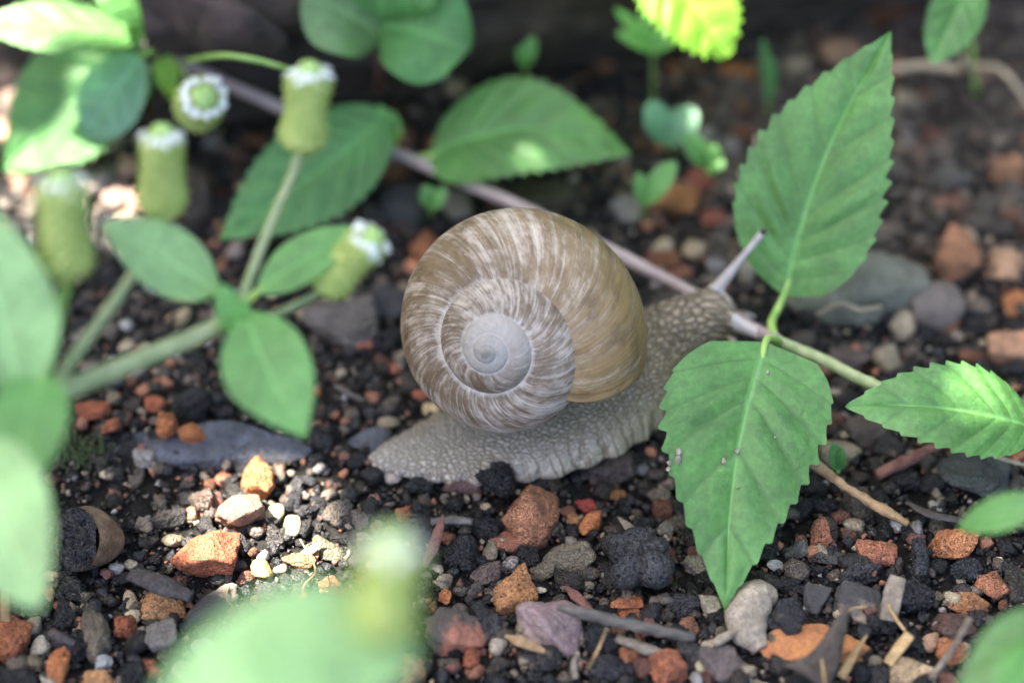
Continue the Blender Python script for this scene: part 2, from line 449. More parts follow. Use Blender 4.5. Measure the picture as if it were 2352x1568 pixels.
stone(285, 1430, 56, 58, 'brick', RED, 'small red brick cube between knobbly brown stone and pale orange chip', 15, name='brick_piece', cat='brick', tall=1)
stone(28, 1458, 84, 92, 'brick', (.36, .13, .06), 'rounded red brick lump at the foot of the orange dry blade', 0, name='brick_piece', cat='brick', tall=1)
stone(370, 1462, 84, 82, 'rock', (.26, .23, .2), 'pale grey notched stone near the small red brick cube', 30)
stone(135, 1525, 52, 84, 'brick', OR, 'upright orange brick splinter below the rounded red lump', -12, name='brick_piece', cat='brick', tall=1)
stone(226, 1562, 84, 50, 'brick', ORL, 'pale orange brick lump under the knobbly brown stone', 0, name='brick_piece', cat='brick')
stone(298, 1372, 34, 62, 'pebble', TAN, 'tall cream pebble left of the pale orange chip', 10)
stone(305, 1405, 40, 48, 'pebble', (.36, .31, .2), 'greenish cream pebble beneath the tall cream pebble', 0)
stone(104, 1355, 44, 50, 'brick', (.3, .13, .08), 'small dull red chip below the hollow brown plug', 0, name='brick_piece', cat='brick')
stone(120, 1318, 48, 26, 'pebble', TAN, 'cream kidney shaped pebble in front of the hollow brown plug', 12)
stone(86, 1328, 34, 26, 'pebble', TAN, 'pale egg shaped pebble beside the cream kidney shaped pebble', 0)
stone(148, 1415, 64, 66, 'clinker', BLK, 'shiny black lump behind the flat black stone', 0)
stone(160, 1350, 74, 60, 'clinker', DGR, 'dark grey rough lump right of the small dull red chip', 0)
stone(72, 1432, 40, 56, 'pebble', (.3, .25, .18), 'grey-tan pebble right of the rounded red brick lump', -20)
stone(92, 1476, 48, 44, 'pebble', (.3, .27, .2), 'ribbed grey pebble beside an old purple stick', 0)
stone(238, 1515, 42, 36, 'rock', (.4, .4, .4), 'white quartz chip beside the knobbly brown stone', 0, lift=.1)
stone(345, 1528, 40, 54, 'brick', RED, 'thin red chip next to the blurred bottom leaf', 40, name='brick_piece', cat='brick')
stone(110, 1560, 44, 40, 'pebble', (.33, .28, .2), 'cream pebble under the upright orange splinter', 0)
stone(632, 1183, 44, 52, 'pebble', (.36, .29, .17), 'tan bean pebble right of the crusty sunlit brick', -35)
stone(672, 1210, 42, 54, 'pebble', (.27, .23, .13), 'olive pebble right of the tan bean pebble', -5)
stone(750, 1262, 100, 46, 'flake', (.20, .185, .11), 'olive-grey flake beside the tan oval pebble', -35, tall=.5)
stone(715, 1263, 50, 29, 'pebble', (.46, .36, .21), 'tan oval pebble lying above a sunlit chip', -5, lift=.12)
stone(690, 1290, 86, 42, 'brick', (.42, .2, .1), 'sunlit orange chip under the tan oval pebble', 0, name='brick_piece', cat='brick')
stone(602, 1312, 50, 62, 'pebble', OCH, 'ochre pebble right of the blocky red lump', 10)
stone(645, 1310, 34, 28, 'pebble', TAN, 'cream grain between ochre pebble and sunlit chip', 0)
stone(760, 1350, 60, 62, 'brick', (.42, .17, .09), 'bright salmon chip beside the blurred flower stalk', 20, name='brick_piece', cat='brick')
stone(636, 1236, 66, 50, 'clinker', (.06, .052, .047), 'sunlit porous dark lump behind the ochre pebble', -20)
stone(690, 1345, 60, 70, 'clinker', (.05, .044, .04), 'rough dark lump below the sunlit orange chip', 0)
stone(620, 1360, 70, 60, 'flake', (.03, .03, .036), 'flat black shard right of the long grey-brown stone', 0, tall=.4)
# --- front middle
stone(1225, 1170, 158, 146, 'brick', (.40, .185, .10), 'largest orange brick lump, below the snail foot', 12, seed=55, name='brick_piece', cat='brick', tall=.85)
stone(1357, 1190, 46, 78, 'brick', OR, 'orange shard standing right of the largest brick lump', -22, name='brick_piece', cat='brick', tall=1)
stone(1316, 1186, 30, 58, 'brick', (.33, .16, .07), 'narrow brown brick sliver wedged beside the largest brick lump', 0, name='brick_piece', cat='brick', tall=1)
stone(1347, 1148, 46, 34, 'brick', (.42, .08, .06), 'bright red chip behind the orange shard', 20, name='brick_piece', cat='brick')
stone(1165, 1240, 78, 54, 'flake', (.36, .14, .085), 'flat salmon red chip left of a black lump', 30, name='brick_piece', cat='brick', tall=.5)
stone(926, 1180, 38, 44, 'brick', OR, 'lone orange chip in fine soil near the snail tail', -20, name='brick_piece', cat='brick', tall=.9)
stone(1305, 1272, 128, 92, 'flake', (.20, .17, .115), 'olive-grey flat stone below the largest brick lump', -20, tall=.6)
stone(1120, 1318, 70, 54, 'rock', (.15, .105, .095), 'brown-purple pebble behind the orange squared brick', 10)
stone(1168, 1288, 48, 42, 'rock', (.32, .28, .25), 'pale grey pebble behind the brown-purple pebble', 0)
stone(1175, 1362, 112, 92, 'brick', (.44, .21, .09), 'orange squared brick touching the mauve stone', 24, seed=77, name='brick_piece', cat='brick', tall=.85)
stone(1050, 1455, 142, 122, 'brick', (.28, .12, .085), 'dull red brick lump with black crust in the front row', 30, mat=M['red_dark'], seed=91, name='brick_piece', cat='brick', tall=.8)
stone(1117, 1432, 70, 132, 'clinker', (.045, .045, .045), 'upright porous black stone beside the dull red lump', 14, tall=.9)
stone(1262, 1440, 168, 132, 'rock', (.155, .105, .11), 'large smooth mauve stone under a grey stick', -22, mat=M['mauve'], seed=64, tall=.75)
stone(1060, 1272, 84, 82, 'clinker', BLK, 'coal black porous lump left of the flat salmon chip', 0)
stone(1212, 1270, 54, 74, 'clinker', BLK, 'coal black lump between salmon chip and olive-grey flat stone', 0)
stone(1380, 1475, 84, 78, 'clinker', (.02, .022, .028), 'coal black lump under the grey stick', 0)
stone(1085, 1510, 38, 62, 'brick', RED, 'narrow red chip in front of the dull red lump', -8, name='brick_piece', cat='brick', lift=.1, tall=1)
stone(1023, 1368, 32, 36, 'brick', OR, 'tiny orange chip behind the dull red lump', -20, name='brick_piece', cat='brick', lift=.1)
stone(1440, 1378, 76, 32, 'flake', (.40, .14, .06), 'thin orange flake lying on another orange chip', 8, name='brick_piece', cat='brick', lift=.15)
stone(1452, 1410, 74, 40, 'brick', (.42, .16, .06), 'orange chip beneath the thin orange flake', -15, name='brick_piece', cat='brick')
stone(1535, 1538, 86, 82, 'brick', (.42, .15, .08), 'rounded bright orange lump at the front below the grey stick', 25, name='brick_piece', cat='brick', tall=.9)
stone(935, 1545, 84, 70, 'brick', (.44, .22, .12), 'sunlit orange lump next to the bottom leaf', 20, name='brick_piece', cat='brick', tall=.9)
stone(1145, 1493, 44, 46, 'pebble', (.30, .25, .19), 'round tan pebble beneath a brown seed husk', 0)
stone(1205, 1468, 42, 30, 'pebble', (.4, .33, .22), 'cream pebble at the foot of the mauve stone', -25)
stone(1000, 1305, 38, 28, 'pebble', (.38, .31, .22), 'cream oval pebble by the reddish splinter', 0)
stone(1093, 1358, 20, 24, 'pebble', (.45, .38, .25), 'tiny cream grain left of the squared brick', 0)
stone(1243, 1350, 26, 18, 'pebble', (.45, .4, .28), 'tiny cream grain right of the squared brick', 0)
stone(1450, 1500, 56, 76, 'brick', (.38, .16, .08), 'salmon chip right of the coal black lump under the stick', -20, name='brick_piece', cat='brick')
stone(1590, 1500, 90, 50, 'rock', (.06, .055, .055), 'long dark grey stone at the end of the grey stick', -12)
stone(1245, 1525, 110, 76, 'clinker', (.05, .046, .043), 'broad dark porous lump in front of the mauve stone', 0)
stone(1400, 1540, 100, 70, 'clinker', (.04, .04, .046), 'pitted blue-black lump beside a thin straw in front', 10)
stone(1490, 1410, 60, 60, 'rock', (.025, .025, .03), 'angular black stone right of the orange chip pair', 0)
stone(1570, 1385, 90, 62, 'clinker', (.045, .042, .05), 'dark grey vesicular stone below the knobbly clinker', 8)
stone(1138, 1098, 96, 70, 'clinker', (.022, .021, .024), 'black soil clod pressed against the snail foot', 0, name='soil_clod', cat='clod', lift=.25, tall=.95)
stone(1192, 1104, 52, 44, 'clinker', (.03, .026, .024), 'smaller black clod beside the one at the snail foot', 0, name='soil_clod', cat='clod')
stone(1412, 1062, 132, 84, 'rock', (.075, .06, .055), 'dark brown rounded stone under the edge of the snail foot', 8)
stone(1418, 1120, 48, 28, 'rock', (.38, .19, .06), 'small ochre-orange pebble below the dark brown rounded stone', -8)
stone(1478, 1068, 32, 34, 'pebble', (.12, .125, .14), 'round grey pebble right of the dark brown rounded stone', 0)
stone(1060, 1112, 90, 50, 'rock', (.16, .09, .08), 'wet reddish flake stuck under the snail foot', 10)
stone(905, 1086, 46, 36, 'pebble', (.36, .31, .24), 'pale crumb at the snail tail', 0)
stone(960, 1108, 80, 34, 'clinker', BLK, 'black crumb touching the tail fringe', 0, name='soil_clod', cat='clod', lift=.1)
# --- front right
stone(1883, 1230, 60, 78, 'brick', (.33, .14, .08), 'orange-brown brick standing right of the serrated leaf tip', 10, name='brick_piece', cat='brick', tall=1)
stone(2012, 1278, 98, 66, 'brick', (.42, .17, .10), 'flat salmon brick chip below the brown twig end', -4, name='brick_piece', cat='brick', tall=.7)
stone(2190, 1256, 118, 78, 'brick', (.43, .18, .08), 'orange brick lump behind the shiny black stub', -8, name='brick_piece', cat='brick', tall=.8)
stone(2282, 1338, 80, 58, 'brick', (.40, .17, .09), 'tilted orange brick block on dark gravel', -32, name='brick_piece', cat='brick', lift=.1)
stone(2226, 1382, 96, 50, 'brick', (.36, .17, .08), 'dirty orange chip under the tilted orange block', -10, name='brick_piece', cat='brick')
stone(2195, 1430, 112, 72, 'rock', (.12, .06, .045), 'smooth reddish brown stone beneath the dirty orange chip', 22)
stone(1858, 1492, 250, 112, 'brick', (.40, .17, .05), 'long orange slab half covered by a dark dead leaf', 14, mat=M['orange_black'], seed=23, name='brick_piece', cat='brick', tall=.55)
stone(2180, 1490, 74, 66, 'brick', (.42, .17, .08), 'orange wedge beside a grey stalk', 40, name='brick_piece', cat='brick')
stone(2092, 1545, 106, 80, 'brick', (.42, .31, .19), 'cream broken lump at the front edge', 20, cat='stone', name='stone', tall=.8)
stone(1663, 1530, 104, 96, 'rock', (.19, .15, .14), 'purplish grey pitted slab left of the long orange slab', 18, tall=.55)
stone(1600, 1560, 30, 36, 'pebble', (.25, .24, .22), 'round grey pebble beside the purplish grey slab', 0)
stone(1612, 1530, 34, 34, 'pebble', (.27, .24, .14), 'olive pebble beside the purplish grey slab', 0)
stone(1815, 1432, 96, 96, 'rock', (.028, .028, .036), 'large angular black stone right of the curled stone', 15, seed=4)
stone(1872, 1385, 62, 74, 'rock', (.05, .045, .045), 'black and brown wedge stone behind the angular black stone', -20, mat=M['tan_dark'], seed=9)
stone(1975, 1395, 124, 84, 'rock', (.13, .105, .08), 'brown stone with black face behind the dead leaf tip', -12, mat=M['tan_dark'], seed=14)
stone(1975, 1335, 108, 70, 'clinker', (.045, .042, .05), 'dark purple-grey porous stone under the flat salmon chip', 0)
stone(2030, 1430, 90, 70, 'clinker', (.03, .03, .035), 'rough black stone beside the flat straw strip', 0)
stone(2220, 1310, 80, 70, 'clinker', (.03, .032, .042), 'slanting blue-black stone below the orange lump by the stub', 38)
stone(1900, 1290, 90, 40, 'flake', (.07, .065, .06), 'dark slaty flake below the orange-brown brick', -5)
stone(1765, 1270, 60, 56, 'clinker', DGR, 'small dark porous lump under the leaf tip edge', 0)
stone(1600, 1290, 60, 54, 'rock', (.3, .26, .21), 'pale buff stone left of the leaf tip', 0)
stone(1632, 1388, 46, 60, 'pebble', (.38, .34, .26), 'cream knob left of the curled stone', 20)
stone(1648, 1420, 50, 44, 'clinker', BLK, 'black lump in front of the cream knob', 0)
stone(2137, 1472, 44, 42, 'pebble', (.3, .18, .11), 'round brown pebble below the reddish brown stone', 0)
stone(2100, 1370, 90, 90, 'clinker', (.025, .025, .032), 'big black porous lump right of the flat straw strip', 0)
stone(1780, 1305, 40, 30, 'pebble', (.4, .37, .33), 'white pebble above the black and brown wedge', 0)
stone(2062, 1212, 52, 40, 'rock', (.42, .4, .38), 'white stone under the brown twig end', -30, tall=.9)
stone(2150, 1170, 40, 32, 'rock', (.45, .42, .38), 'small cream chip on dark soil left of the blurred leaf', 0)
stone(2240, 1095, 170, 150, 'flake', (.085, .09, .085), 'broad dark grey-green slab with a sunlit corner', 12, tall=.35, seed=3)
# --- left middle
stone(212, 945, 84, 46, 'brick', RED, 'flat red chip behind the slate, nearest the thick stem', 0, name='brick_piece', cat='brick', lift=.15)
stone(362, 936, 58, 46, 'brick', RED, 'red chip leaning on a dark clod', 10, name='brick_piece', cat='brick')
stone(384, 985, 54, 64, 'brick', OR, 'upright orange-red chip on the slate', -12, name='brick_piece', cat='brick', lift=.2, tall=1)
stone(441, 995, 66, 46, 'brick', OR, 'orange-red chip lying on the slate beside an upright one', -14, name='brick_piece', cat='brick', lift=.2)
stone(256, 986, 50, 42, 'brick', RED, 'red chip at the left end of the slate', 20, name='brick_piece', cat='brick', lift=.2)
stone(133, 1036, 50, 30, 'brick', RED, 'thin red chip beside a patch of moss', 0, name='brick_piece', cat='brick')
stone(440, 930, 96, 72, 'clinker', (.022, .022, .023), 'dark crumbly clod behind the slate chips', 0, name='soil_clod', cat='clod', lift=.1, tall=.9)
stone(410, 729, 52, 46, 'pebble', (.42, .31, .16), 'ochre round pebble in front of an orange-brown chip', 0)
stone(426, 678, 64, 36, 'brick', (.36, .15, .05), 'orange-brown chip behind the ochre round pebble', 0, name='brick_piece', cat='brick')
stone(785, 738, 182, 136, 'rock', (.17, .15, .13), 'big rounded grey stone under the leaning flower', -5, lvl=4, seed=19)
stone(832, 794, 58, 34, 'brick', (.4, .14, .09), 'salmon chip below the big rounded grey stone', 10, name='brick_piece', cat='brick')
stone(905, 852, 46, 28, 'brick', (.4, .13, .08), 'salmon chip touching the snail shell', 15, name='brick_piece', cat='brick')
stone(722, 892, 34, 34, 'brick', OR, 'round orange chip right of the hanging leaf', 0, name='brick_piece', cat='brick')
stone(990, 945, 40, 36, 'pebble', (.5, .36, .2), 'sunlit cream crumb behind the snail tail', 0)
stone(965, 905, 50, 28, 'brick', (.42, .15, .09), 'salmon chip tucked under the shell edge', -30, name='brick_piece', cat='brick')
stone(900, 700, 100, 90, 'rock', (.05, .05, .06), 'dark slaty stone beside the shell behind the salmon chip', 0)
stone(885, 790, 70, 70, 'clinker', BLK, 'black lump left of the shell', 0)
stone(295, 800, 44, 36, 'pebble', (.42, .34, .22), 'pale pebble behind the thick stem', 0)
stone(275, 660, 60, 50, 'clinker', BLK, 'black lump behind the thin forked stem', 0)
stone(72, 790, 44, 40, 'brick', OR, 'blurred orange chip beside the left leaf', 0, name='brick_piece', cat='brick')
# --- back
stone(975, 566, 84, 88, 'brick', (.33, .13, .06), 'upright rust-coloured brick behind the shell', 30, name='brick_piece', cat='brick', tall=1, lvl=3)
stone(680, 497, 72, 72, 'brick', PNK, 'pink brick block below the back leaf', 0, name='brick_piece', cat='brick', tall=1, lvl=3)
stone(580, 532, 74, 60, 'brick', (.26, .11, .07), 'brown-red brick behind the flower stalk', 20, name='brick_piece', cat='brick', lvl=3)
stone(540, 578, 56, 60, 'rock', (.40, .32, .28), 'sun-speckled pale stone between the leaves', 0, lvl=3)
stone(450, 470, 110, 120, 'rock', (.09, .07, .055), 'large brown stone behind the pale flower cone', 0, lvl=3, tall=1)
stone(920, 470, 130, 110, 'rock', (.05, .055, .055), 'large grey-green stone below the plant node', 0, lvl=3)
stone(1050, 470, 70, 90, 'rock', (.28, .24, .2), 'pale buff stone beside the tiny bright green leaf', 0, lvl=3)
stone(1250, 450, 160, 90, 'rock', (.065, .06, .035), 'mossy olive stone beneath the arched back leaf', 0, lvl=3)
stone(900, 395, 90, 60, 'brick', (.28, .13, .07), 'rusty brick behind the plant node', 0, name='brick_piece', cat='brick', lvl=3)
stone(1545, 462, 120, 86, 'brick', (.36, .165, .07), 'rust-orange brick next to the arched green seedling', -10, name='brick_piece', cat='brick', lvl=3)
stone(1612, 412, 90, 60, 'brick', (.36, .12, .08), 'red brick below the bright seedling', 0, name='brick_piece', cat='brick', lvl=3)
stone(1640, 500, 66, 60, 'brick', (.27, .10, .07), 'dull red brick left of the tall serrated leaf', 10, name='brick_piece', cat='brick', lvl=3)
stone(1690, 175, 90, 56, 'brick', (.36, .15, .05), 'orange brick far behind near the lime leaf tip', 0, name='brick_piece', cat='brick', lvl=3)
stone(1930, 130, 110, 90, 'rock', (.36, .22, .13), 'peach stone behind the tall leaf near its tip', 0, lvl=3)
stone(1830, 165, 60, 50, 'rock', (.3, .26, .17), 'pale round stone beside the peach stone', 0, lvl=3)
stone(1560, 640, 70, 50, 'brick', (.28, .12, .08), 'reddish chip behind the snail neck', 0, name='brick_piece', cat='brick', lvl=3)
stone(1720, 620, 60, 80, 'rock', (.33, .31, .25), 'pale lichen-grey stone behind the raised eye stalk', 0, lvl=3)
stone(1650, 610, 60, 40, 'rock', (.27, .26, .28), 'light grey stone left of the raised eye stalk', 0, lvl=3)
stone(1960, 655, 330, 200, 'pebble', (.15, .155, .12), 'big smooth grey-green boulder behind the tall leaf stalk', 18, lvl=4, tall=.6, seed=21)
stone(2150, 705, 140, 100, 'pebble', (.12, .10, .09), 'rounded grey-brown stone right of the big smooth boulder', 25, lvl=3, tall=.9)
stone(2195, 598, 112, 116, 'brick', (.40, .20, .11), 'tall pinkish brick behind the rounded grey-brown stone', -10, name='brick_piece', cat='brick', lvl=3, tall=1.1)
stone(2312, 612, 92, 76, 'brick', (.45, .28, .17), 'pale salmon brick right of the tall pinkish brick', 0, name='brick_piece', cat='brick', lvl=3, tall=.9)
stone(2335, 690, 60, 70, 'brick', (.36, .15, .06), 'orange brick between two pale salmon ones', 0, name='brick_piece', cat='brick', lvl=3)
stone(2320, 785, 110, 104, 'brick', (.50, .28, .17), 'large pale salmon brick above the sun-spotted leaf', -20, name='brick_piece', cat='brick', lvl=4)
stone(2310, 392, 90, 70, 'brick', (.33, .18, .10), 'brown-orange brick far back on the right', 0, name='brick_piece', cat='brick', lvl=3, tall=1)
stone(2180, 420, 90, 70, 'rock', (.11, .11, .10), 'grey stone beyond the tall leaf', 0, lvl=3)
stone(2060, 935, 140, 80, 'rock', (.05, .045, .04), 'dark stone under the sun-spotted leaf', 0, lvl=3)
stone(1990, 990, 100, 80, 'rock', (.10, .075, .065), 'brown stone beside the serrated leaf edge', 0)
stone(1950, 820, 110, 60, 'rock', (.16, .115, .10), 'brown stone between the runner and the boulder', 0, lvl=3)
stone(2110, 970, 100, 46, 'brick', (.24, .10, .07), 'dull red brick below the sun-spotted leaf', 0, name='brick_piece', cat='brick', lvl=3)
stone(2180, 480, 90, 40, 'brick', (.25, .13, .09), 'low brown brick beyond the tall leaf', 0, name='brick_piece', cat='brick', lvl=3)
# sunlit pale gravel at the back left
for i, (u, v, w, h) in enumerate([(20, 190, 66, 60), (12, 300, 60, 80), (75, 345, 70, 60), (130, 400, 90, 80), (190, 380, 90, 70), (225, 430, 110, 80), (275, 460, 80, 66), (290, 395, 76, 80), (160, 470, 80, 60), (250, 340, 70, 54), (60, 420, 70, 60), (110, 340, 70, 56), (30, 240, 60, 50), (320, 480, 50, 50), (215, 330, 60, 50), (40, 370, 60, 60)]):
    stone(u, v, w, h, 'brick' if i % 2 else 'rock', [(.45, .30, .24), (.42, .25, .18), (.4, .33, .28)][i % 3], 'pale pinkish stone in the sunny patch behind the flower cones', i * 37, lvl=3, group='sunlit stones behind the flowers', tall=.9)

# slate slab under the loose chips
stone(468, 1030, 500, 116, 'flake', (.115, .125, .16), 'flat blue-grey slate half buried left of the snail tail', 1, seed=8, tall=.5, emb=.455, name='slate', cat='slate')
stone(850, 1010, 100, 70, 'flake', (.12, .13, .155), 'small blue-grey slate piece behind the snail tail', 15, seed=18, tall=.3, emb=.3, name='slate', cat='slate')

# curled tan stone: a fat bent sausage
def curled_stone():
    pts = [P(1778, 1366, .26), P(1742, 1364, .33), P(1716, 1400, .34), P(1722, 1446, .30), P(1748, 1486, .22)]
    v, f = tube(pts, [.16, .30, .36, .33, .27, .13], 60, 32, .0, 5)
    na, nb = Sines(15), Sines(16)
    cc = v.mean(0); v = v + nrm(v - cc) * (.045 * na(v, 1.1) + .02 * nb(v, 3.2) + .008 * na(v, 9))[:, None]; v[:, 2] = v[:, 2] * .85
    o = mk('stone', v, f, M['pebble']); o.color = (.30, .255, .195, 1)
    prop(o, 'curved tan-grey kidney shaped stone below the leaf tip', 'stone')
    placed.append((*P(1712, 1400, .2)[:2], .55))
curled_stone()
stone(1752, 1428, 62, 66, 'clinker', (.02, .02, .024), 'pitted black lump held in the bend of the curled stone', 10, lift=.1)

# knobbly clinker: fused round bubbles (remeshed to one skin)
def remeshed(v, f, vox, smooth=4):
    me = mesh_data('tmp', v * U, f); o = bpy.data.objects.new('tmp', me); C.objects.link(o)
    m = o.modifiers.new('r', 'REMESH'); m.mode = 'VOXEL'; m.voxel_size = vox * U
    if smooth:
        s = o.modifiers.new('s', 'SMOOTH'); s.iterations = smooth; s.factor = .5
    dg = bpy.context.evaluated_depsgraph_get(); ev = o.evaluated_get(dg); m2 = ev.to_mesh()
    V = np.empty(len(m2.vertices) * 3, np.float32); m2.vertices.foreach_get('co', V); V = V.reshape(-1, 3) / U
    F = [list(p.vertices) for p in m2.polygons]
    ev.to_mesh_clear(); bpy.data.objects.remove(o); bpy.data.meshes.remove(me)
    return V.astype(float), F
def nodular():
    parts = []
    sp = [(1438, 1318, 36, .42), (1504, 1306, 44, .5), (1514, 1256, 25, .62), (1462, 1272, 38, .34), (1428, 1278, 30, .3), (1490, 1266, 24, .58), (1455, 1240, 30, .4), (1480, 1236, 26, .42), (1425, 1250, 27, .34), (1470, 1312, 26, .4), (1448, 1290, 24, .52)]
    for i, (u, v, r, zz) in enumerate(sp):
        s = 34.5 / FPX; c = P(u, v, zz); nz = Sines(70 + i)
        V, F = ICO[3]
        parts.append((c + V * (r * s * (1 + .05 * nz(V, 3)))[:, None], [list(t) for t in F]))
    v, f = join(parts); v, f = remeshed(v, f, .018, 1)
    nz = Sines(5); v = v + .008 * nz(v, 8)[:, None]
    o = mk('clinker', v, f, M['clinker']); o.color = (.05, .05, .055, 1)
    prop(o, 'knobbly dark grey clinker like a cluster of fused berries', 'clinker')
    placed.append((*P(1470, 1280, .2)[:2], .5))
nodular()

# hollow brown plug with porous dark end
def plug():
    c0 = P(205, 1238, .42); ax = nrm(np.array([.58, .48, -.58]))
    e = empty('hollow_plug', c0 - np.array([0, 0, .42]))
    pts = [c0 - ax * .28, c0 - ax * .02, c0 + ax * .25, c0 + ax * .5]
    v, f = tube(pts, [.50, .49, .46, .40, .28], 36, 40, .09, 3)
    o = mk('crust', v, f[:-80] + f[-79::2], M['bark_brown'], e)
    # porous core: a disc set back inside the rim
    nr, na = 16, 48; V = []; nz = Sines(33); nz2 = Sines(34)
    s = nrm(np.cross(ax, [0, 0, 1.])); b = np.cross(s, ax)
    for i in range(nr):
        r = .50 * i / (nr - 1)
        a = np.linspace(0, 2 * math.pi, na, endpoint=False)
        V.append(c0 - ax * .31 + r * (np.outer(np.cos(a), s) + np.outer(np.sin(a), b)))
    V = np.vstack(V); V = V + ax * (.07 * np.abs(nz(V, 7)) + .05 * nz2(V, 15))[:, None]
    F = [[i * na + j, i * na + (j + 1) % na, (i + 1) * na + (j + 1) % na, (i + 1) * na + j] for i in range(nr - 1) for j in range(na)]
    c = mk('porous_core', V, F, M['clinker'], e); c.color = (.035, .034, .038, 1)
    prop(e, 'short brown barrel shaped plug with a porous black end', 'plug')
    placed.append((c0[0], c0[1], .6))
plug()

# shiny black stub
v, f = tube([P(2112, 1322, .2), P(2114, 1280, .35), P(2108, 1238, .45)], [.13, .14, .13, .1], 20, 14, .05, 4)
o = mk('charred_stub', v, f, M['clinker']); o.color = (.03, .032, .042, 1); prop(o, 'shiny black charred stub standing by the orange brick lump', 'stub')

# ------------------------------------------------------------------ twigs, straws, bits of litter
def stick(pts, rad, mat, name, label, cat, n=24, k=9, rough=.08, flat=1.0, group=None):
    pts = [P(*p) for p in pts]
    for q in pts: q[2] += float(gh(q[0], q[1]))
    v, f = tube(pts, rad, n, k, rough, int(pts[0][0] * 100) % 97, flat)
    o = mk(name, v, f, M[mat]); o.color = (.24, .2, .145, 1); prop(o, label, cat, group); return o
stick([(1280, 1396, .75), (1360, 1412, .72), (1480, 1442, .6), (1595, 1464, .42)], [.05, .10, .085, .09, .075], 'twig_grey', 'stick', 'grey weathered stick lying across the mauve stone', 'stick', 40, 10, .12)
stick([(1418, 1465, .3), (1480, 1490, .3), (1540, 1508, .25)], [.07, .1, .06], 'straw_grey', 'stick', 'short pale stick under the grey weathered stick', 'stick', 20)
stick([(1848, 1040, 1.0), (1900, 1085, .8), (1985, 1150, .5), (2085, 1212, .35)], [.11, .10, .075, .07, .09, .05], 'twig_brown', 'twig', 'knotty light brown twig leading down from the serrated leaf', 'twig', 44, 10, .14)
stick([(2012, 1092, .3), (2080, 1060, .35), (2160, 1022, .4)], [.09, .11, .08], 'twig_red', 'twig', 'reddish twig stub behind the brown twig', 'twig', 20)
stick([(1018, 1180, .55), (1000, 1240, .4), (975, 1300, .2)], [.02, .09, .10, .04], 'twig_red', 'splinter', 'reddish pointed bark splinter beside the blurred flower', 'splinter', 20, 9, .06, .5)
stick([(1300, 1340, .3), (1335, 1375, .3), (1372, 1412, .25)], [.03, .09, .07, .03], 'twig_red', 'splinter', 'dark brown bark splinter above the grey stick', 'splinter', 18, 8, .1, .4)
stick([(1160, 1468, .3), (1205, 1487, .33), (1262, 1510, .25)], [.02, .10, .09, .02], 'twig_brown', 'seed_husk', 'flat brown seed husk beside the mauve stone', 'husk', 18, 10, .05, .45)
stick([(300, 1308, .3), (370, 1335, .36), (440, 1365, .28)], [.14, .18, .17, .1], 'bark_dark', 'bark_chip', 'purplish grey bark chip behind the pale orange chip', 'bark', 20, 12, .08, .55)
stick([(115, 1445, .3), (140, 1460, .3), (172, 1476, .25)], [.06, .09, .05], 'bark_dark', 'stick', 'old purple stick end beside the ribbed grey pebble', 'stick', 14)
stick([(1420, 1170, .35), (1455, 1205, .35), (1500, 1245, .25)], [.02, .08, .09, .03], 'straw_grey', 'splinter', 'tan wood splinter behind the knobbly clinker', 'splinter', 18, 8, .08, .4)
stick([(1350, 1545, .9), (1372, 1500, .6), (1394, 1445, .95)], [.015, .025, .02], 'straw', 'straw', 'thin straw poking up in front of the coal black lump', 'straw', 14, 6, 0)
stick([(1322, 1568, .2), (1318, 1540, .3), (1322, 1510, .35)], [.05, .06, .03], 'straw_grey', 'stick', 'short grey stick end at the front edge', 'stick', 12)
stick([(990, 1197, .3), (1040, 1192, .3), (1085, 1195, .3)], [.06, .08, .06], 'twig_grey', 'stick', 'dark stub of stick behind the coal black porous lump', 'stick', 14)
stick([(1932, 1555, .25), (1960, 1505, .45), (1992, 1455, .75)], [.07, .075, .05, .01], 'straw', 'straw', 'orange pointed straw leaning right of the dead leaf', 'straw', 20, 8, .05, .35)
stick([(2040, 1520, .2), (2068, 1480, .35), (2092, 1452, .45)], [.09, .10, .09], 'straw', 'straw', 'broad cream straw piece beside the orange pointed straw', 'straw', 16, 8, .04, .3)
stick([(2040, 1425, .35), (2050, 1370, .55), (2062, 1330, .65)], [.14, .15, .15, .13], 'straw_grey', 'straw', 'flat grey-tan strip standing on the black gravel', 'straw', 18, 10, .03, .2)
stick([(2140, 1550, .4), (2190, 1480, .9), (2230, 1410, 1.5)], [.05, .055, .045], 'straw_grey', 'stalk', 'slanting grey stalk in front of the orange wedge', 'stalk', 16, 8, .05)
stick([(1640, 1480, .3), (1665, 1468, .33), (1700, 1448, .3)], [.06, .085, .07, .05], 'pebble', 'twig', 'crooked cream twig bit below the curled stone', 'twig', 16)
stick([(1990, 1395, .6), (1955, 1402, .6), (1930, 1425, .75)], [.02, .025, .03], 'straw', 'straw', 'bent thin straw at the tip of the dead leaf', 'straw', 16, 6, 0)
stick([(2040, 1392, .5), (2058, 1420, .45), (2080, 1446, .4)], [.03, .03, .03], 'straw', 'straw', 'thin cream straw crossing the grey-tan strip', 'straw', 12, 6, 0)
stick([(1880, 1480, .8), (1888, 1520, .8), (1896, 1572, .9)], [.02, .025, .02], 'straw', 'straw', 'thin straw bent over the long orange slab', 'straw', 12, 6, 0)
stick([(690, 1240, .4), (725, 1310, .55), (700, 1345, .3), (690, 1385, .25)], [.012, .015, .012], 'straw', 'root_fibre', 'hair-thin root curling past the tan oval pebble', 'fibre', 24, 5, 0)
stick([(525, 1345, .2), (520, 1370, .3), (535, 1390, .2)], [.012, .014, .01], 'straw', 'root_fibre', 'tiny curled fibre at the end of the long grey-brown stone', 'fibre', 14, 5, 0)
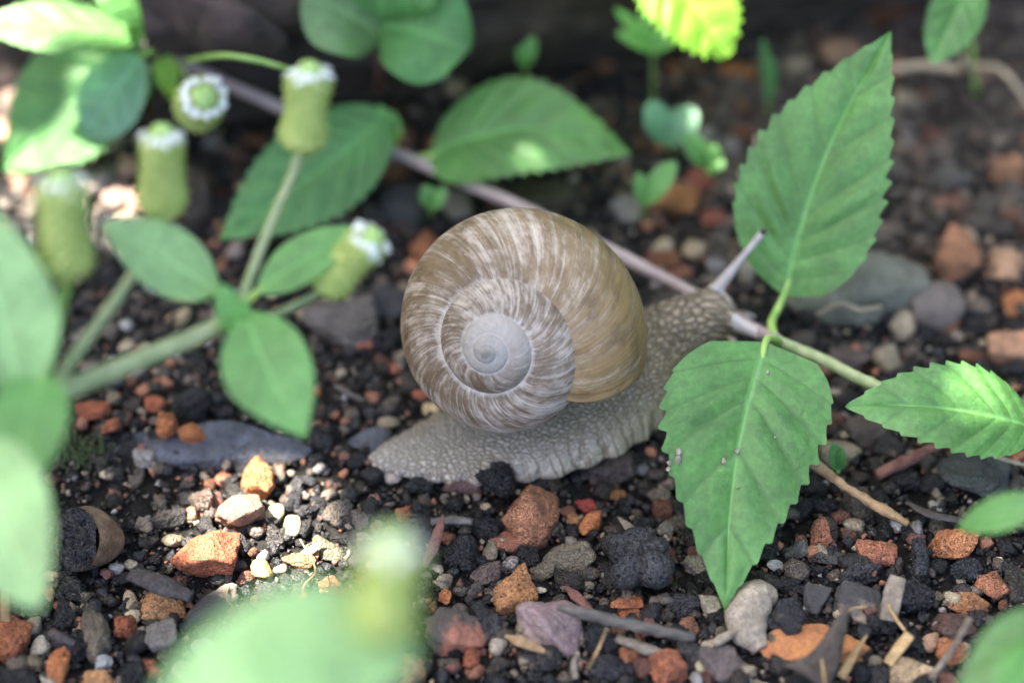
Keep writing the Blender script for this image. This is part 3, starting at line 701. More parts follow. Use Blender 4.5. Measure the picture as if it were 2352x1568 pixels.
stick([(2130, 975, .6), (2220, 1010, .5), (2290, 1050, .5), (2360, 1070, .6)], [.035, .04, .03], 'root', 'root_fibre', 'thin grey root running below the sun-spotted leaf', 'fibre', 30, 7, .1)
stick([(1875, 725, .5), (1930, 700, .8), (1975, 712, .8), (2025, 705, .7)], [.03, .04, .035], 'root', 'root_fibre', 'pale curved fibre in front of the smooth boulder', 'fibre', 24, 7, .1)
stick([(2040, 165, .8), (2120, 158, .9), (2205, 158, 1.1), (2215, 130, 1.6)], [.07, .08, .06], 'root', 'stalk', 'pale dry stalk lying behind the tall leaf tip', 'stalk', 24, 8, .05)
stick([(2225, 148, .8), (2290, 152, 1.0), (2330, 190, .9), (2370, 250, .5)], [.05, .06, .05], 'root', 'stalk', 'arched dry stalk at the back right', 'stalk', 24, 8, .05)
stick([(1420, 380, .5), (1470, 440, .4), (1530, 520, .3)], [.03, .04, .03], 'twig_red', 'twig', 'thin dark twig among the back gravel', 'twig', 16, 7, .05)
stick([(770, 880, .3), (800, 900, .3), (840, 920, .2)], [.03, .06, .03], 'twig_grey', 'splinter', 'small dark splinter left of the shell', 'splinter', 14, 7, .08)
stick([(2080, 1160, .3), (2140, 1190, .4), (2230, 1205, .3)], [.04, .09, .05], 'bark_dark', 'bark_chip', 'dark purple bark strip below the dark slab', 'bark', 18, 9, .1, .4)
stick([(10, 1420, .3), (8, 1360, 1.0), (12, 1320, 1.6)], [.08, .07, .02], 'straw', 'dry_blade', 'orange dry grass blade standing at the rounded red lump', 'blade', 16, 8, 0, .3)

# dead dark leaf curled over the orange slab
def dead_leaf():
    top = P(1945, 1400, 1.1); mid = P(1920, 1460, .85); low = P(1850, 1560, .62)
    c = catmull([top, mid, P(1895, 1515, .75), low], 24)
    w = np.interp(np.linspace(0, 1, 24), [0, .2, .5, .8, 1], [.02, .10, .17, .27, .42])
    side = nrm([.85, -.35, -.4]); V = []; K = 11; nz = Sines(3)
    for i in range(24):
        for j in range(K):
            t = j / (K - 1) * 2 - 1
            V.append(c[i] + side * t * w[i] + np.array([0, .2, .9]) * (-.25 * t * t * w[i] + .08))
    V = np.array(V); V = V + np.array([0, -.3, .9]) * (.10 * nz(V, 1.6))[:, None]
    F = [[i * K + j, i * K + j + 1, (i + 1) * K + j + 1, (i + 1) * K + j] for i in range(23) for j in range(K - 1)]
    o = mk('dead_leaf', V, F, M['dry_leaf']); sm = o.modifiers.new('thick', 'SOLIDIFY'); sm.thickness = .0003
    prop(o, 'dark brown curled dead leaf on the long orange slab', 'dead leaf')
dead_leaf()

# ------------------------------------------------------------------ gravel: random stones between the chosen ones
PAL = [((.0095, .0094, .0115), .34, 'clinker'), ((.018, .0163, .016), .22, 'rock'), ((.042, .033, .026), .14, 'rock'), ((.125, .10, .078), .12, 'rock'),
       ((.27, .22, .145), .055, 'pebble'), ((.28, .12, .065), .07, 'brick'), ((.22, .205, .19), .02, 'rock'), ((.16, .07, .048), .045, 'brick')]
pw_ = np.array([p[1] for p in PAL]); pw_ /= pw_.sum()
occ = list(placed)
occA = np.array(occ)
r2 = np.random.default_rng(99)
mids = []
def free(x, y, r, k=.8):
    global occA
    d = np.hypot(occA[:, 0] - x, occA[:, 1] - y)
    return np.all(d > (occA[:, 2] + r) * k)
def in_foot(x, y): return False
tries = 0
while len(mids) < 2700 and tries < 16000:
    tries += 1
    big = len(mids) < 420
    # more stones in the coarse front strip and at the back, fewer in the fine soil round the snail
    x = r2.uniform(-11.5, 12.5); y = r2.uniform(-7.2, 16)
    u, v, d = proj((x, y, 0))
    if u < -150 or u > 2500 or v > 1650 or v < -120: continue
    fine = (v < 1180 and v > 560 and u < 1500)
    if fine and r2.random() < .45: continue
    r = r2.uniform(.20, .34) if big else float(np.clip(r2.lognormal(-1.95, .38), .07, .24))
    if fine and r > .22: r *= .6
    if not free(x, y, r, .78 if big else .62): continue
    occA = np.vstack([occA, (x, y, r)])
    mids.append((x, y, r, u, v))
mids = np.array(mids)
# the largest ones in view become things of their own, sharing a few shapes
order = np.argsort(-mids[:, 2] * (1 - .0000 * mids[:, 4]))
inview = (mids[:, 3] > 0) & (mids[:, 3] < 2352) & (mids[:, 4] > 0) & (mids[:, 4] < 1568)
solo = [i for i in order if inview[i]][:300]
solo_set = set(solo)
LBL = {0: ('small black clinker lump among the gravel', 'clinker', 'black clinker lumps in the gravel', 'clinker'),
       1: ('small charcoal grey stone among the gravel', 'stone', 'charcoal grey stones in the gravel', 'stone'),
       2: ('small dark brown stone among the gravel', 'stone', 'dark brown stones in the gravel', 'stone'),
       3: ('small grey-brown stone among the gravel', 'stone', 'grey-brown stones in the gravel', 'stone'),
       4: ('small smooth cream pebble among the gravel', 'pebble', 'cream pebbles in the gravel', 'pebble'),
       5: ('small angular orange brick chip among the gravel', 'brick', 'orange brick chips in the gravel', 'brick_chip'),
       6: ('small light grey stone among the gravel', 'stone', 'light grey stones in the gravel', 'stone'),
       7: ('small brown-red brick chip among the gravel', 'brick', 'brown-red brick chips in the gravel', 'brick_chip')}
MARKS = [('the mauve stone', 1262, 1440), ('the largest orange brick lump', 1225, 1170), ('the knobbly clinker', 1470, 1280), ('the tip of the front leaf', 1668, 1388), ('the knotty brown twig', 1985, 1150),
         ('the long orange slab', 1858, 1492), ('the shiny black stub', 2113, 1280), ('the barrel shaped plug', 205, 1238), ('the blocky red brick lump', 475, 1275), ('the blue-grey slate', 468, 1030), ('the snail tail', 870, 1055),
         ('the snail foot', 1350, 1075), ('the thick foreground stem', 310, 830), ('the big rounded grey stone', 785, 738), ('the snail shell', 925, 830), ('the smooth grey-green boulder', 1960, 655), ('the tall pinkish brick', 2195, 598),
         ('the large pale salmon brick', 2320, 785), ('the node of the runner', 900, 345), ('the arched back leaf', 1200, 380), ('the bright green seedling', 1625, 390), ('the dry stalks', 2150, 160), ('the dark log', 1450, 215), ('the sunny stones', 200, 430),
         ('the knobbly brown stone', 222, 1452), ('the dull red brick lump', 1050, 1455), ('the flat salmon brick chip', 2012, 1278), ('the tilted orange block', 2282, 1338), ('the dark grey-green slab', 2240, 1095), ('the pink brick block', 680, 497),
         ('the rust-orange brick', 1545, 462), ('the peach stone', 1930, 130), ('the brown-orange far brick', 2310, 392), ('the cream broken lump', 2092, 1545), ('the bottom leaf', 640, 1500), ('the snail neck', 1560, 640), ('the sun-spotted leaf', 2120, 960), ('the grey stone beyond the tall leaf', 2180, 430)]
def near_mark(u, v):
    return min(MARKS, key=lambda m: (m[1] - u) ** 2 + ((m[2] - v) * 1.3) ** 2)[0]
shapes = {k: [stone_verts(k, 500 + 11 * i, 3) for i in range(9)] for k in ('brick', 'rock', 'pebble', 'clinker')}
shapes2 = {k: [stone_verts(k, 700 + 11 * i, 2) for i in range(14)] for k in ('brick', 'rock', 'pebble', 'clinker')}
shapes1 = {k: [stone_verts(k, 800 + 11 * i, 1) for i in range(14)] for k in ('brick', 'rock', 'pebble', 'clinker')}
shapes0 = [stone_verts('rock', 900 + i, 1) for i in range(20)]
smesh = {}
for k, L in shapes.items():
    for i, (v, f) in enumerate(L): smesh[k, i] = mesh_data(k + '_stone', v * .005, f, M[k])
bigV = []; bigF = []; bigC = []; off = 0
for i, (x, y, r, u, v) in enumerate(mids):
    ci = int(r2.choice(len(PAL), p=pw_)); col = np.array(PAL[ci][0]) * r2.uniform(.7, 1.35); kind = PAL[ci][2]
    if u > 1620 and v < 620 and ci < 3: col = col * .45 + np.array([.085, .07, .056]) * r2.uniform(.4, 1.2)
    dims = r * 2 * np.array([r2.uniform(.85, 1.25), r2.uniform(.7, 1.0), r2.uniform(.55, .85)])
    rot = (r2.uniform(-.4, .4), r2.uniform(-.4, .4), r2.uniform(0, 6.28))
    z = float(gh(x, y)) + dims[2] * r2.uniform(.08, .32)
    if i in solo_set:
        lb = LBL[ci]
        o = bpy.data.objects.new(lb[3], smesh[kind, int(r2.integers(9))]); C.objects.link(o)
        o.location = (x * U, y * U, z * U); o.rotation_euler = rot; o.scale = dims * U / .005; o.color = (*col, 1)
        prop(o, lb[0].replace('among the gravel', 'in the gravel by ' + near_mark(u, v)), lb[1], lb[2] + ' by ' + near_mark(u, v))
    else:
        sv, sf = (shapes2 if r > .15 else shapes1)[kind][int(r2.integers(14))]
        R = np.array(Matrix.Rotation(rot[2], 3, 'Z') @ Matrix.Rotation(rot[0], 3, 'X') @ Matrix.Rotation(rot[1], 3, 'Y'))
        bigV.append((sv * dims) @ R.T + (x, y, z)); bigF.append(sf + off); off += len(sv); bigC.append(np.tile(col, (len(sv), 1)))
o = mk('gravel', np.vstack(bigV), np.vstack(bigF), M['gravel'], origin=np.zeros(3), col=np.vstack(bigC), smooth=False); prop(o, 'loose fine gravel of dark stones and brick bits', 'gravel', kind='stuff')
# grit: thousands of crumbs that fill every gap
NG = 56000
gxr = r2.uniform(-12.5, 13.5, NG); gyr = r2.uniform(-8, 17, NG)
pu, pv, pdp = proj(np.stack([gxr, gyr, np.zeros(NG)], -1))
keep = (pu > -200) & (pu < 2550) & (pv > -200) & (pv < 1750)
gxr, gyr, pu, pv = gxr[keep], gyr[keep], pu[keep], pv[keep]; NG = len(gxr)
gr = np.clip(r2.lognormal(-3.2, .5, NG), .016, .15)
gz = gh(gxr, gyr)
V = []; F = []; Cc = []; off = 0
gci = r2.choice(len(PAL), p=np.array([.34, .22, .15, .12, .085, .055, .035, .03]) / 1.035, size=NG)
for i in range(NG):
    sv, sf = ICO[0] if gr[i] < .085 else shapes0[i % 20]
    a = r2.uniform(0, 6.28); ca, sa = math.cos(a), math.sin(a)
    k = 1.0 if gr[i] < .085 else 2.0
    p = sv * (gr[i] * k * np.array([1.15, .85, .75])) + (r2.normal(0, .24, sv.shape) * gr[i] if k == 1.0 else r2.normal(0, .07, sv.shape) * gr[i])
    p = p @ np.array([[ca, sa, 0], [-sa, ca, 0], [0, 0, 1]])
    V.append(p + (gxr[i], gyr[i], gz[i] + gr[i] * r2.uniform(-.1, 1.3))); F.append(sf + off); off += len(sv)
    cg = np.array(PAL[gci[i]][0]) * r2.uniform(.6, 1.5)
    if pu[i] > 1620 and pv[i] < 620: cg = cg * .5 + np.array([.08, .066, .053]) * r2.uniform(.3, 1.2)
    Cc.append(np.tile(cg, (len(sv), 1)))
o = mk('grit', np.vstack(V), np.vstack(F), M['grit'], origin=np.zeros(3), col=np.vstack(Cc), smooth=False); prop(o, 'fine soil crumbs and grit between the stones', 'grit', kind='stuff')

# ------------------------------------------------------------------ the snail
def shell_mat():
    m, n, l, b = newmat('shell')
    uv = n.new('ShaderNodeUVMap'); sx = n.new('ShaderNodeSeparateXYZ'); l.new(uv.outputs[0], sx.inputs[0])
    th, ph = sx.outputs[0], sx.outputs[1]      # th: radians of growth (0 at the lip), ph: 0 at the suture .. 1 at the base
    def vec(a, bb, c=0.0):
        cm = n.new('ShaderNodeCombineXYZ')
        for i, (s, k) in enumerate(((th, a), (ph, bb))):
            mm = N(n, 'ShaderNodeMath', operation='MULTIPLY'); mm.inputs[1].default_value = k; l.new(s, mm.inputs[0]); l.new(mm.outputs[0], cm.inputs[i])
        cm.inputs[2].default_value = c
        return cm.outputs[0]
    fine = noise(n, l, vec(20, .8), 1, 5, .66)           # growth lines
    mid_ = noise(n, l, vec(9, 2.2, 5), 1, 4, .6)
    patch = noise(n, l, vec(6.5, 9, 9), 1, 7, .7)           # worn patches
    big = noise(n, l, vec(1.3, 2.0, 3), 1, 3)
    flake = noise(n, l, vec(22, 13, 2), 1, 4, .7)
    # how much brown skin is left
    s1 = N(n, 'ShaderNodeMath', operation='MULTIPLY'); s1.inputs[1].default_value = 1.15; l.new(fine, s1.inputs[0])
    s2 = N(n, 'ShaderNodeMath', operation='MULTIPLY_ADD'); s2.inputs[1].default_value = 1.1; l.new(patch, s2.inputs[0]); l.new(s1.outputs[0], s2.inputs[2])
    s3 = N(n, 'ShaderNodeMath', operation='MULTIPLY_ADD'); s3.inputs[1].default_value = .45; l.new(mid_, s3.inputs[0]); l.new(s2.outputs[0], s3.inputs[2])
    s4 = N(n, 'ShaderNodeMath', operation='MULTIPLY_ADD'); s4.inputs[1].default_value = .85; l.new(big, s4.inputs[0]); l.new(s3.outputs[0], s4.inputs[2])
    s5 = N(n, 'ShaderNodeMath', operation='MULTIPLY_ADD'); s5.inputs[1].default_value = .22; l.new(flake, s5.inputs[0]); l.new(s4.outputs[0], s5.inputs[2])
    sc = N(n, 'ShaderNodeMath', operation='MULTIPLY'); sc.inputs[1].default_value = 1 / 3.77; l.new(s5.outputs[0], sc.inputs[0])
    tb = N(n, 'ShaderNodeMapRange'); tb.inputs[1].default_value = -2.6; tb.inputs[2].default_value = -.9; tb.inputs[3].default_value = 0; tb.inputs[4].default_value = .045; l.new(th, tb.inputs[0])
    ta = N(n, 'ShaderNodeMath', operation='ADD'); l.new(sc.outputs[0], ta.inputs[0]); l.new(tb.outputs[0], ta.inputs[1])
    skin = ramp(n, [(.435, 0.0), (.48, .42), (.525, .88), (.57, 1.0)]); l.new(ta.outputs[0], skin.inputs[0])
    # colours along growth: greyish old whorls, golden near the lip
    t0 = N(n, 'ShaderNodeMapRange'); t0.inputs[1].default_value = -4.2; t0.inputs[2].default_value = 0; l.new(th, t0.inputs[0])
    brown = ramp(n, [(0.0, (.115, .08, .045)), (.45, (.14, .094, .047)), (.75, (.18, .12, .052)), (1.0, (.215, .138, .056))]); l.new(t0.outputs[0], brown.inputs[0])
    pale = ramp(n, [(0.0, (.43, .375, .315)), (.5, (.47, .405, .325)), (.8, (.41, .345, .25)), (1.0, (.38, .31, .205))]); l.new(t0.outputs[0], pale.inputs[0])
    rb = ramp(n, [(.33, .6), (.66, 1.35)]); l.new(fine, rb.inputs[0])
    br = mixc(n, l, brown.outputs[0], rb.outputs[0], 1, 'MULTIPLY')
    c = mixc(n, l, pale.outputs[0], br, skin.outputs[0])
    bl = noise(n, l, vec(4.5, 6.5, 31), 1, 5, .65); rbl = ramp(n, [(.50, 0.0), (.62, .5)]); l.new(bl, rbl.inputs[0])
    bm = N(n, 'ShaderNodeMath', operation='MULTIPLY'); l.new(rbl.outputs[0], bm.inputs[0]); l.new(skin.outputs[0], bm.inputs[1])
    bm2 = N(n, 'ShaderNodeMath', operation='MULTIPLY'); l.new(bm.outputs[0], bm2.inputs[0]); l.new(rb.outputs[0], bm2.inputs[1]); bm2.use_clamp = True
    c = mixc(n, l, c, (.07, .04, .018), bm2.outputs[0])
    # worn smooth apex
    t1 = N(n, 'ShaderNodeMapRange'); t1.inputs[1].default_value = -14.5; t1.inputs[2].default_value = -11.5; t1.inputs[3].default_value = 1; t1.inputs[4].default_value = 0; l.new(th, t1.inputs[0])
    ap = ramp(n, [(.35, (.33, .30, .265)), (.65, (.42, .385, .345))]); l.new(patch, ap.inputs[0])
    c = mixc(n, l, c, ap.outputs[0], t1.outputs[0])
    # white chalk along the suture
    sj = N(n, 'ShaderNodeMath', operation='MULTIPLY_ADD'); sj.inputs[1].default_value = .06; l.new(patch, sj.inputs[0]); l.new(ph, sj.inputs[2])
    rs = ramp(n, [(.062, .9), (.105, 0.0)]); l.new(sj.outputs[0], rs.inputs[0])
    c = mixc(n, l, c, (.55, .52, .48), rs.outputs[0])
    # small dark scars
    dk = noise(n, l, vec(16, 12, 21), 1, 3, .6); rd = ramp(n, [(.70, 0.0), (.76, .7)]); l.new(dk, rd.inputs[0])
    c = mixc(n, l, c, (.07, .045, .025), rd.outputs[0])
    sl_ = ramp(n, [(.028, 1.0), (.042, 0.0)]); l.new(ph, sl_.inputs[0])
    slm = N(n, 'ShaderNodeMath', operation='MULTIPLY_ADD'); slm.inputs[1].default_value = -.75; slm.inputs[2].default_value = 1.0; l.new(t1.outputs[0], slm.inputs[0])
    sl2 = N(n, 'ShaderNodeMath', operation='MULTIPLY'); l.new(sl_.outputs[0], sl2.inputs[0]); l.new(slm.outputs[0], sl2.inputs[1])
    c = mixc(n, l, c, (.10, .07, .045), sl2.outputs[0])
    l.new(c, b.inputs['Base Color'])
    rr = ramp(n, [(.0, .40), (1.0, .46)]); l.new(skin.outputs[0], rr.inputs[0]); l.new(rr.outputs[0], b.inputs['Roughness'])
    b.inputs['Specular IOR Level'].default_value = .4
    h = bump(n, l, fine, .022, .7); h = bump(n, l, skin.outputs[0], .006, .6, h); l.new(h, b.inputs['Normal'])
    return m

def build_shell(parent):
    k = math.log(2.0) / (2 * math.pi)
    R0, T, cc, rho = 2.70, .86, .5, .5
    tau = 19.5
    a = nrm(-FWD * math.cos(math.radians(tau)) + (-.8 * RGT - .6 * UPV) * math.sin(math.radians(tau)))
    e1 = nrm(RGT - a * (RGT @ a)); e2 = np.cross(a, e1)
    apex = Pd(1112, 812, 33.15)
    th = np.concatenate([np.arange(-6.7 * 2 * math.pi, -13, .03), np.arange(-13, 0, .0155), [0.0]])
    nph = 76
    lipn = 30
    ths = np.concatenate([th, np.linspace(-.004, -.55, lipn)])
    inner = np.concatenate([np.zeros(len(th)), np.ones(lipn)])
    ph = np.linspace(0, 2 * math.pi, nph, endpoint=False)
    rr_ = np.random.default_rng(5)
    fr = rr_.uniform(8, 120, 60); pa = rr_.uniform(0, 6.28, 60); am = 1 / np.sqrt(fr)
    ridge = (np.sin(np.outer(ths, fr) + pa) * am).sum(1) * .55
    V = []; UVs = []
    for i, t in enumerate(ths):
        s = R0 * math.exp(k * t) * (1 - .22 * min(1, max(0, (t + 4.0) / 4.0)) ** 1.3)
        sk = -.58 * (1.015 - np.sin(ph)) ** .5 + .07
        # the mouth dips below the last whorl
        dip = .10 * math.exp(t / .5)
        fl = 1 + .02 * math.exp(t / .05)
        wob = ridge[i] * .0035 * min(1, max(0, (t + 15) / 6))
        r = rho * (1 + wob) * (fl if not inner[i] else .955)
        al = math.radians(-45) - (t + sk)
        rad = s * (cc + r * np.cos(ph) * 1.0)
        axl = -s * (T + dip) + s * r * np.sin(ph) * 1.0
        V.append(apex + axl[:, None] * a + rad[:, None] * (np.cos(al)[:, None] * e1 + np.sin(al)[:, None] * e2))
        # suture of this section lies near ph = 110 degrees; distance from it going outwards
        q = ((math.radians(98) - ph + math.pi) % (2 * math.pi) - math.pi) / math.radians(200)
        UVs.append(np.stack([np.full(nph, t), q], -1))
    n = len(ths); V = np.vstack(V); UVs = np.vstack(UVs)
    idx = np.arange(n * nph).reshape(n, nph)
    nx_ = np.roll(idx, -1, 1)
    f = np.stack([idx[:-1], nx_[:-1], nx_[1:], idx[1:]], -1).reshape(-1, 4)
    o = mk('shell', V, f, shell_mat(), parent, uv=UVs)
    prop(o, 'round brown and cream streaked spiral shell')
    return apex, a

def skin_mat():
    m, n, l, b = newmat('snail_skin')
    at = N(n, 'ShaderNodeAttribute', attribute_name='skin'); sx = n.new('ShaderNodeSeparateXYZ'); l.new(at.outputs['Vector'], sx.inputs[0])
    nz = noise(n, l, at.outputs['Vector'], 5, 2)
    wv = N(n, 'ShaderNodeVectorMath', operation='SCALE'); wv.inputs['Scale'].default_value = 1.0; l.new(at.outputs['Vector'], wv.inputs[0])
    cm = n.new('ShaderNodeCombineXYZ'); l.new(sx.outputs[0], cm.inputs[0]); l.new(sx.outputs[1], cm.inputs[1])
    vo = N(n, 'ShaderNodeTexVoronoi', feature='DISTANCE_TO_EDGE', ins={'Scale': 10.0, 'Randomness': 1.0}); vo.voronoi_dimensions = '2D'; l.new(cm.outputs[0], vo.inputs['Vector'])
    vc = N(n, 'ShaderNodeTexVoronoi', ins={'Scale': 10.0, 'Randomness': 1.0}); vc.voronoi_dimensions = '2D'; l.new(cm.outputs[0], vc.inputs['Vector'])
    cell = ramp(n, [(.0, 0.0), (.12, .45), (.4, 1.0)]); l.new(vo.outputs[0], cell.inputs[0])
    fa = N(n, 'ShaderNodeAttribute', attribute_name='tint'); fs = n.new('ShaderNodeSeparateColor'); l.new(fa.outputs['Color'], fs.inputs[0])
    wf = N(n, 'ShaderNodeMath', operation='MULTIPLY_ADD'); wf.inputs[1].default_value = 5.0; l.new(nz, wf.inputs[0])
    wm = N(n, 'ShaderNodeMath', operation='MULTIPLY'); wm.inputs[1].default_value = 33.0; l.new(sx.outputs[0], wm.inputs[0]); l.new(wm.outputs[0], wf.inputs[2])
    wsn = N(n, 'ShaderNodeMath', operation='SINE'); l.new(wf.outputs[0], wsn.inputs[0])
    wr = ramp(n, [(0.0, .15), (.25, .8), (.5, 1.0)]); wa = N(n, 'ShaderNodeMath', operation='MULTIPLY_ADD'); wa.inputs[1].default_value = .5; wa.inputs[2].default_value = .5; l.new(wsn.outputs[0], wa.inputs[0]); l.new(wa.outputs[0], wr.inputs[0])
    cellmix = mixc(n, l, cell.outputs[0], wr.outputs[0], fs.outputs[0])
    cellmix = mixc(n, l, cellmix, (1, 1, 1), fs.outputs[1])
    hd = sx.outputs[2]         # 0 tail .. 1 head, 2 tentacles
    groove = ramp(n, [(0.0, (.20, .17, .13)), (.4, (.135, .104, .064)), (.62, (.06, .046, .032)), (.8, (.06, .046, .03)), (.9, (.2, .18, .16)), (1.0, (.22, .2, .19))])
    top = ramp(n, [(0.0, (.38, .36, .335)), (.22, (.33, .30, .25)), (.45, (.26, .215, .145)), (.62, (.23, .185, .118)), (.8, (.37, .31, .205)), (.9, (.33, .30, .265)), (1.0, (.33, .305, .29))])
    hs = N(n, 'ShaderNodeMath', operation='MULTIPLY'); hs.inputs[1].default_value = .8; l.new(hd, hs.inputs[0])
    l.new(hs.outputs[0], groove.inputs[0]); l.new(hs.outputs[0], top.inputs[0])
    vr = ramp(n, [(0.0, .75), (1.0, 1.2)]); l.new(vc.outputs['Color'], vr.inputs[0])
    tp = mixc(n, l, top.outputs[0], vr.outputs[0], 1, 'MULTIPLY')
    c = mixc(n, l, groove.outputs[0], tp, cellmix)
    l.new(c, b.inputs['Base Color']); b.inputs['Roughness'].default_value = .24; b.inputs['Specular IOR Level'].default_value = .5
    b.inputs['Subsurface Weight'].default_value = .12; b.inputs['Subsurface Radius'].default_value = (.0012, .0008, .0005); b.inputs['Subsurface Scale'].default_value = 1.0
    l.new(bump(n, l, cellmix, .05, .8), b.inputs['Normal'])
    return m

def build_body(parent):
    # u, v, z of the middle of each section; half width, height above, depth below
    S = [(846, 1052, .05, .06, .05), (880, 1050, .10, .30, .14), (935, 1044, .12, .50, .20), (1020, 1030, .14, .78, .32), (1120, 1012, .15, .97, .42), (1230, 985, .18, 1.10, .55),
         (1350, 935, .22, 1.15, .72), (1440, 880, .30, 1.05, .95), (1510, 825, .45, .85, 1.0), (1560, 780, .72, .64, .80), (1600, 750, .92, .54, .62), (1637, 728, 1.05, .47, .50), (1664, 714, 1.12, .38, .38), (1678, 706, 1.15, .22, .22)]
    ctr = np.array([P(s[0], s[1], s[2]) for s in S]); par = np.array([(s[3], s[4], s[2]) for s in S])
    n = 90
    c = catmull(ctr, n); t_ = np.linspace(0, 1, n); ts = np.linspace(0, 1, len(S))
    w = catmull(np.c_[par[:, :1], np.zeros((len(S), 2))], n)[:, 0]; h = catmull(np.c_[par[:, 1:2], np.zeros((len(S), 2))], n)[:, 0]
    w = np.maximum(w, .02); h = np.maximum(h, .02)
    tg = np.gradient(c, axis=0); flat = tg.copy(); flat[:, 2] = 0; lat = nrm(np.cross(nrm(flat), [0, 0, 1.]))   # to the right of travel = towards the camera
    K = 40; ph = np.linspace(0, 2 * math.pi, K, endpoint=False); V = []
    nz = Sines(8)
    for i in range(n):
        head = np.clip((t_[i] - .62) / .1, 0, 1)
        cs, sn = np.cos(ph), np.sin(ph)
        ex = np.sign(cs) * np.abs(cs) ** (.9)
        upz = np.where(sn > 0, np.maximum(sn, 0) ** (1.35 - .35 * head) * h[i], sn * (c[i][2] + .06) * (1 - head) + sn * h[i] * head)
        x = ex * w[i]
        frl = (1 - head) * .05 * np.sin(i * 1.9 + .5 * math.sin(i)) * (np.abs(cs) > .92)
        V.append(c[i] + np.outer(x + np.sign(cs) * frl, lat[i]) + np.outer(upz, [0, 0, 1.]))
    V = np.vstack(V)
    F = [[i * K + j, i * K + (j + 1) % K, (i + 1) * K + (j + 1) % K, (i + 1) * K + j] for i in range(n - 1) for j in range(K)]
    F.append(list(range(K))[::-1]); F.append([(n - 1) * K + j for j in range(K)])
    parts = [(V, F)]
    d0 = proj(c[-4])[2]
    tent = [([Pd(1632, 682, d0 - .1), Pd(1662, 645, d0 - .25), Pd(1710, 585, d0 - .45), Pd(1752, 534, d0 - .6)], [.18, .115, .085, .062, .075]),
            ([Pd(1655, 722, d0 - .25), Pd(1705, 748, d0 - .35), Pd(1770, 776, d0 - .45), Pd(1835, 800, d0 - .5)], [.22, .15, .105, .075, .08]),
            ([Pd(1660, 760, d0 - .1), Pd(1690, 790, d0 - .25), Pd(1700, 815, d0 - .3)], [.09, .06, .045]),
            ([Pd(1690, 720, d0 + .1), Pd(1715, 722, d0 + .2), Pd(1735, 730, d0 + .3)], [.08, .05, .045])]
    for p, r in tent: parts.append(tube(p, r, 24, 16))
    v, f = join(parts)
    v, f = remeshed(v, f, .03, 5)
    # skin coordinates
    d2 = ((v[:, None, :] - c[None, ::2, :]) ** 2).sum(-1); ni = d2.argmin(1) * 2
    arc = np.concatenate([[0], np.cumsum(np.linalg.norm(np.diff(c, axis=0), axis=1))])
    rel = v - c[ni]; la = (rel * lat[ni]).sum(1); up = rel[:, 2]
    tn = nrm(tg)[ni]; s = arc[ni] + (rel * tn).sum(1)
    ang = np.arctan2(la, up + .15) 
    rr = np.clip(w[ni], .2, 1.1)
    edge = np.clip((np.abs(ang) - .75) / .5, 0, 1) * (t_[ni] < .66) * np.clip((t_[ni] - .22) / .12, 0, 1)
    q = ang * rr * 1.15
    hd = t_[ni].copy(); hd = np.clip(hd, 0, 1)
    far = np.linalg.norm(rel, axis=1) > np.maximum(w[ni], h[ni]) * 1.12 + .04
    tipd = (rel * tn).sum(1) > .25
    tm = (t_[ni] > .85) & (far | tipd)
    hd = np.where(tm, 1.22, hd)
    nzv = .06 * nz(v, 2.2)
    neck = np.clip((t_[ni] - .6) / .12, 0, 1)
    s = s * (1 - .22 * neck)
    bd = mk('body', v, f, skin_mat(), parent, col=np.stack([edge * .8, tm * 1.0, np.zeros(len(v))], -1), vec=np.stack([s + nzv, q + nzv, hd], -1))
    prop(bd, 'grey-beige wrinkled snail foot, neck and tentacles')
    for p, r in tent[:2]:
        e, ef = ICO[2]; e = Pd(*( (1753, 532) if p is tent[0][0] else (1837, 801)), proj(p[-1])[2] - .03) + e * .062
        mk('eye', e, ef, M['eye'], bd)
sn = empty('snail', P(1230, 985, 0))
prop(sn, 'large snail with streaked brown shell crawling over the gravel', 'snail')
build_shell(sn)
build_body(sn)

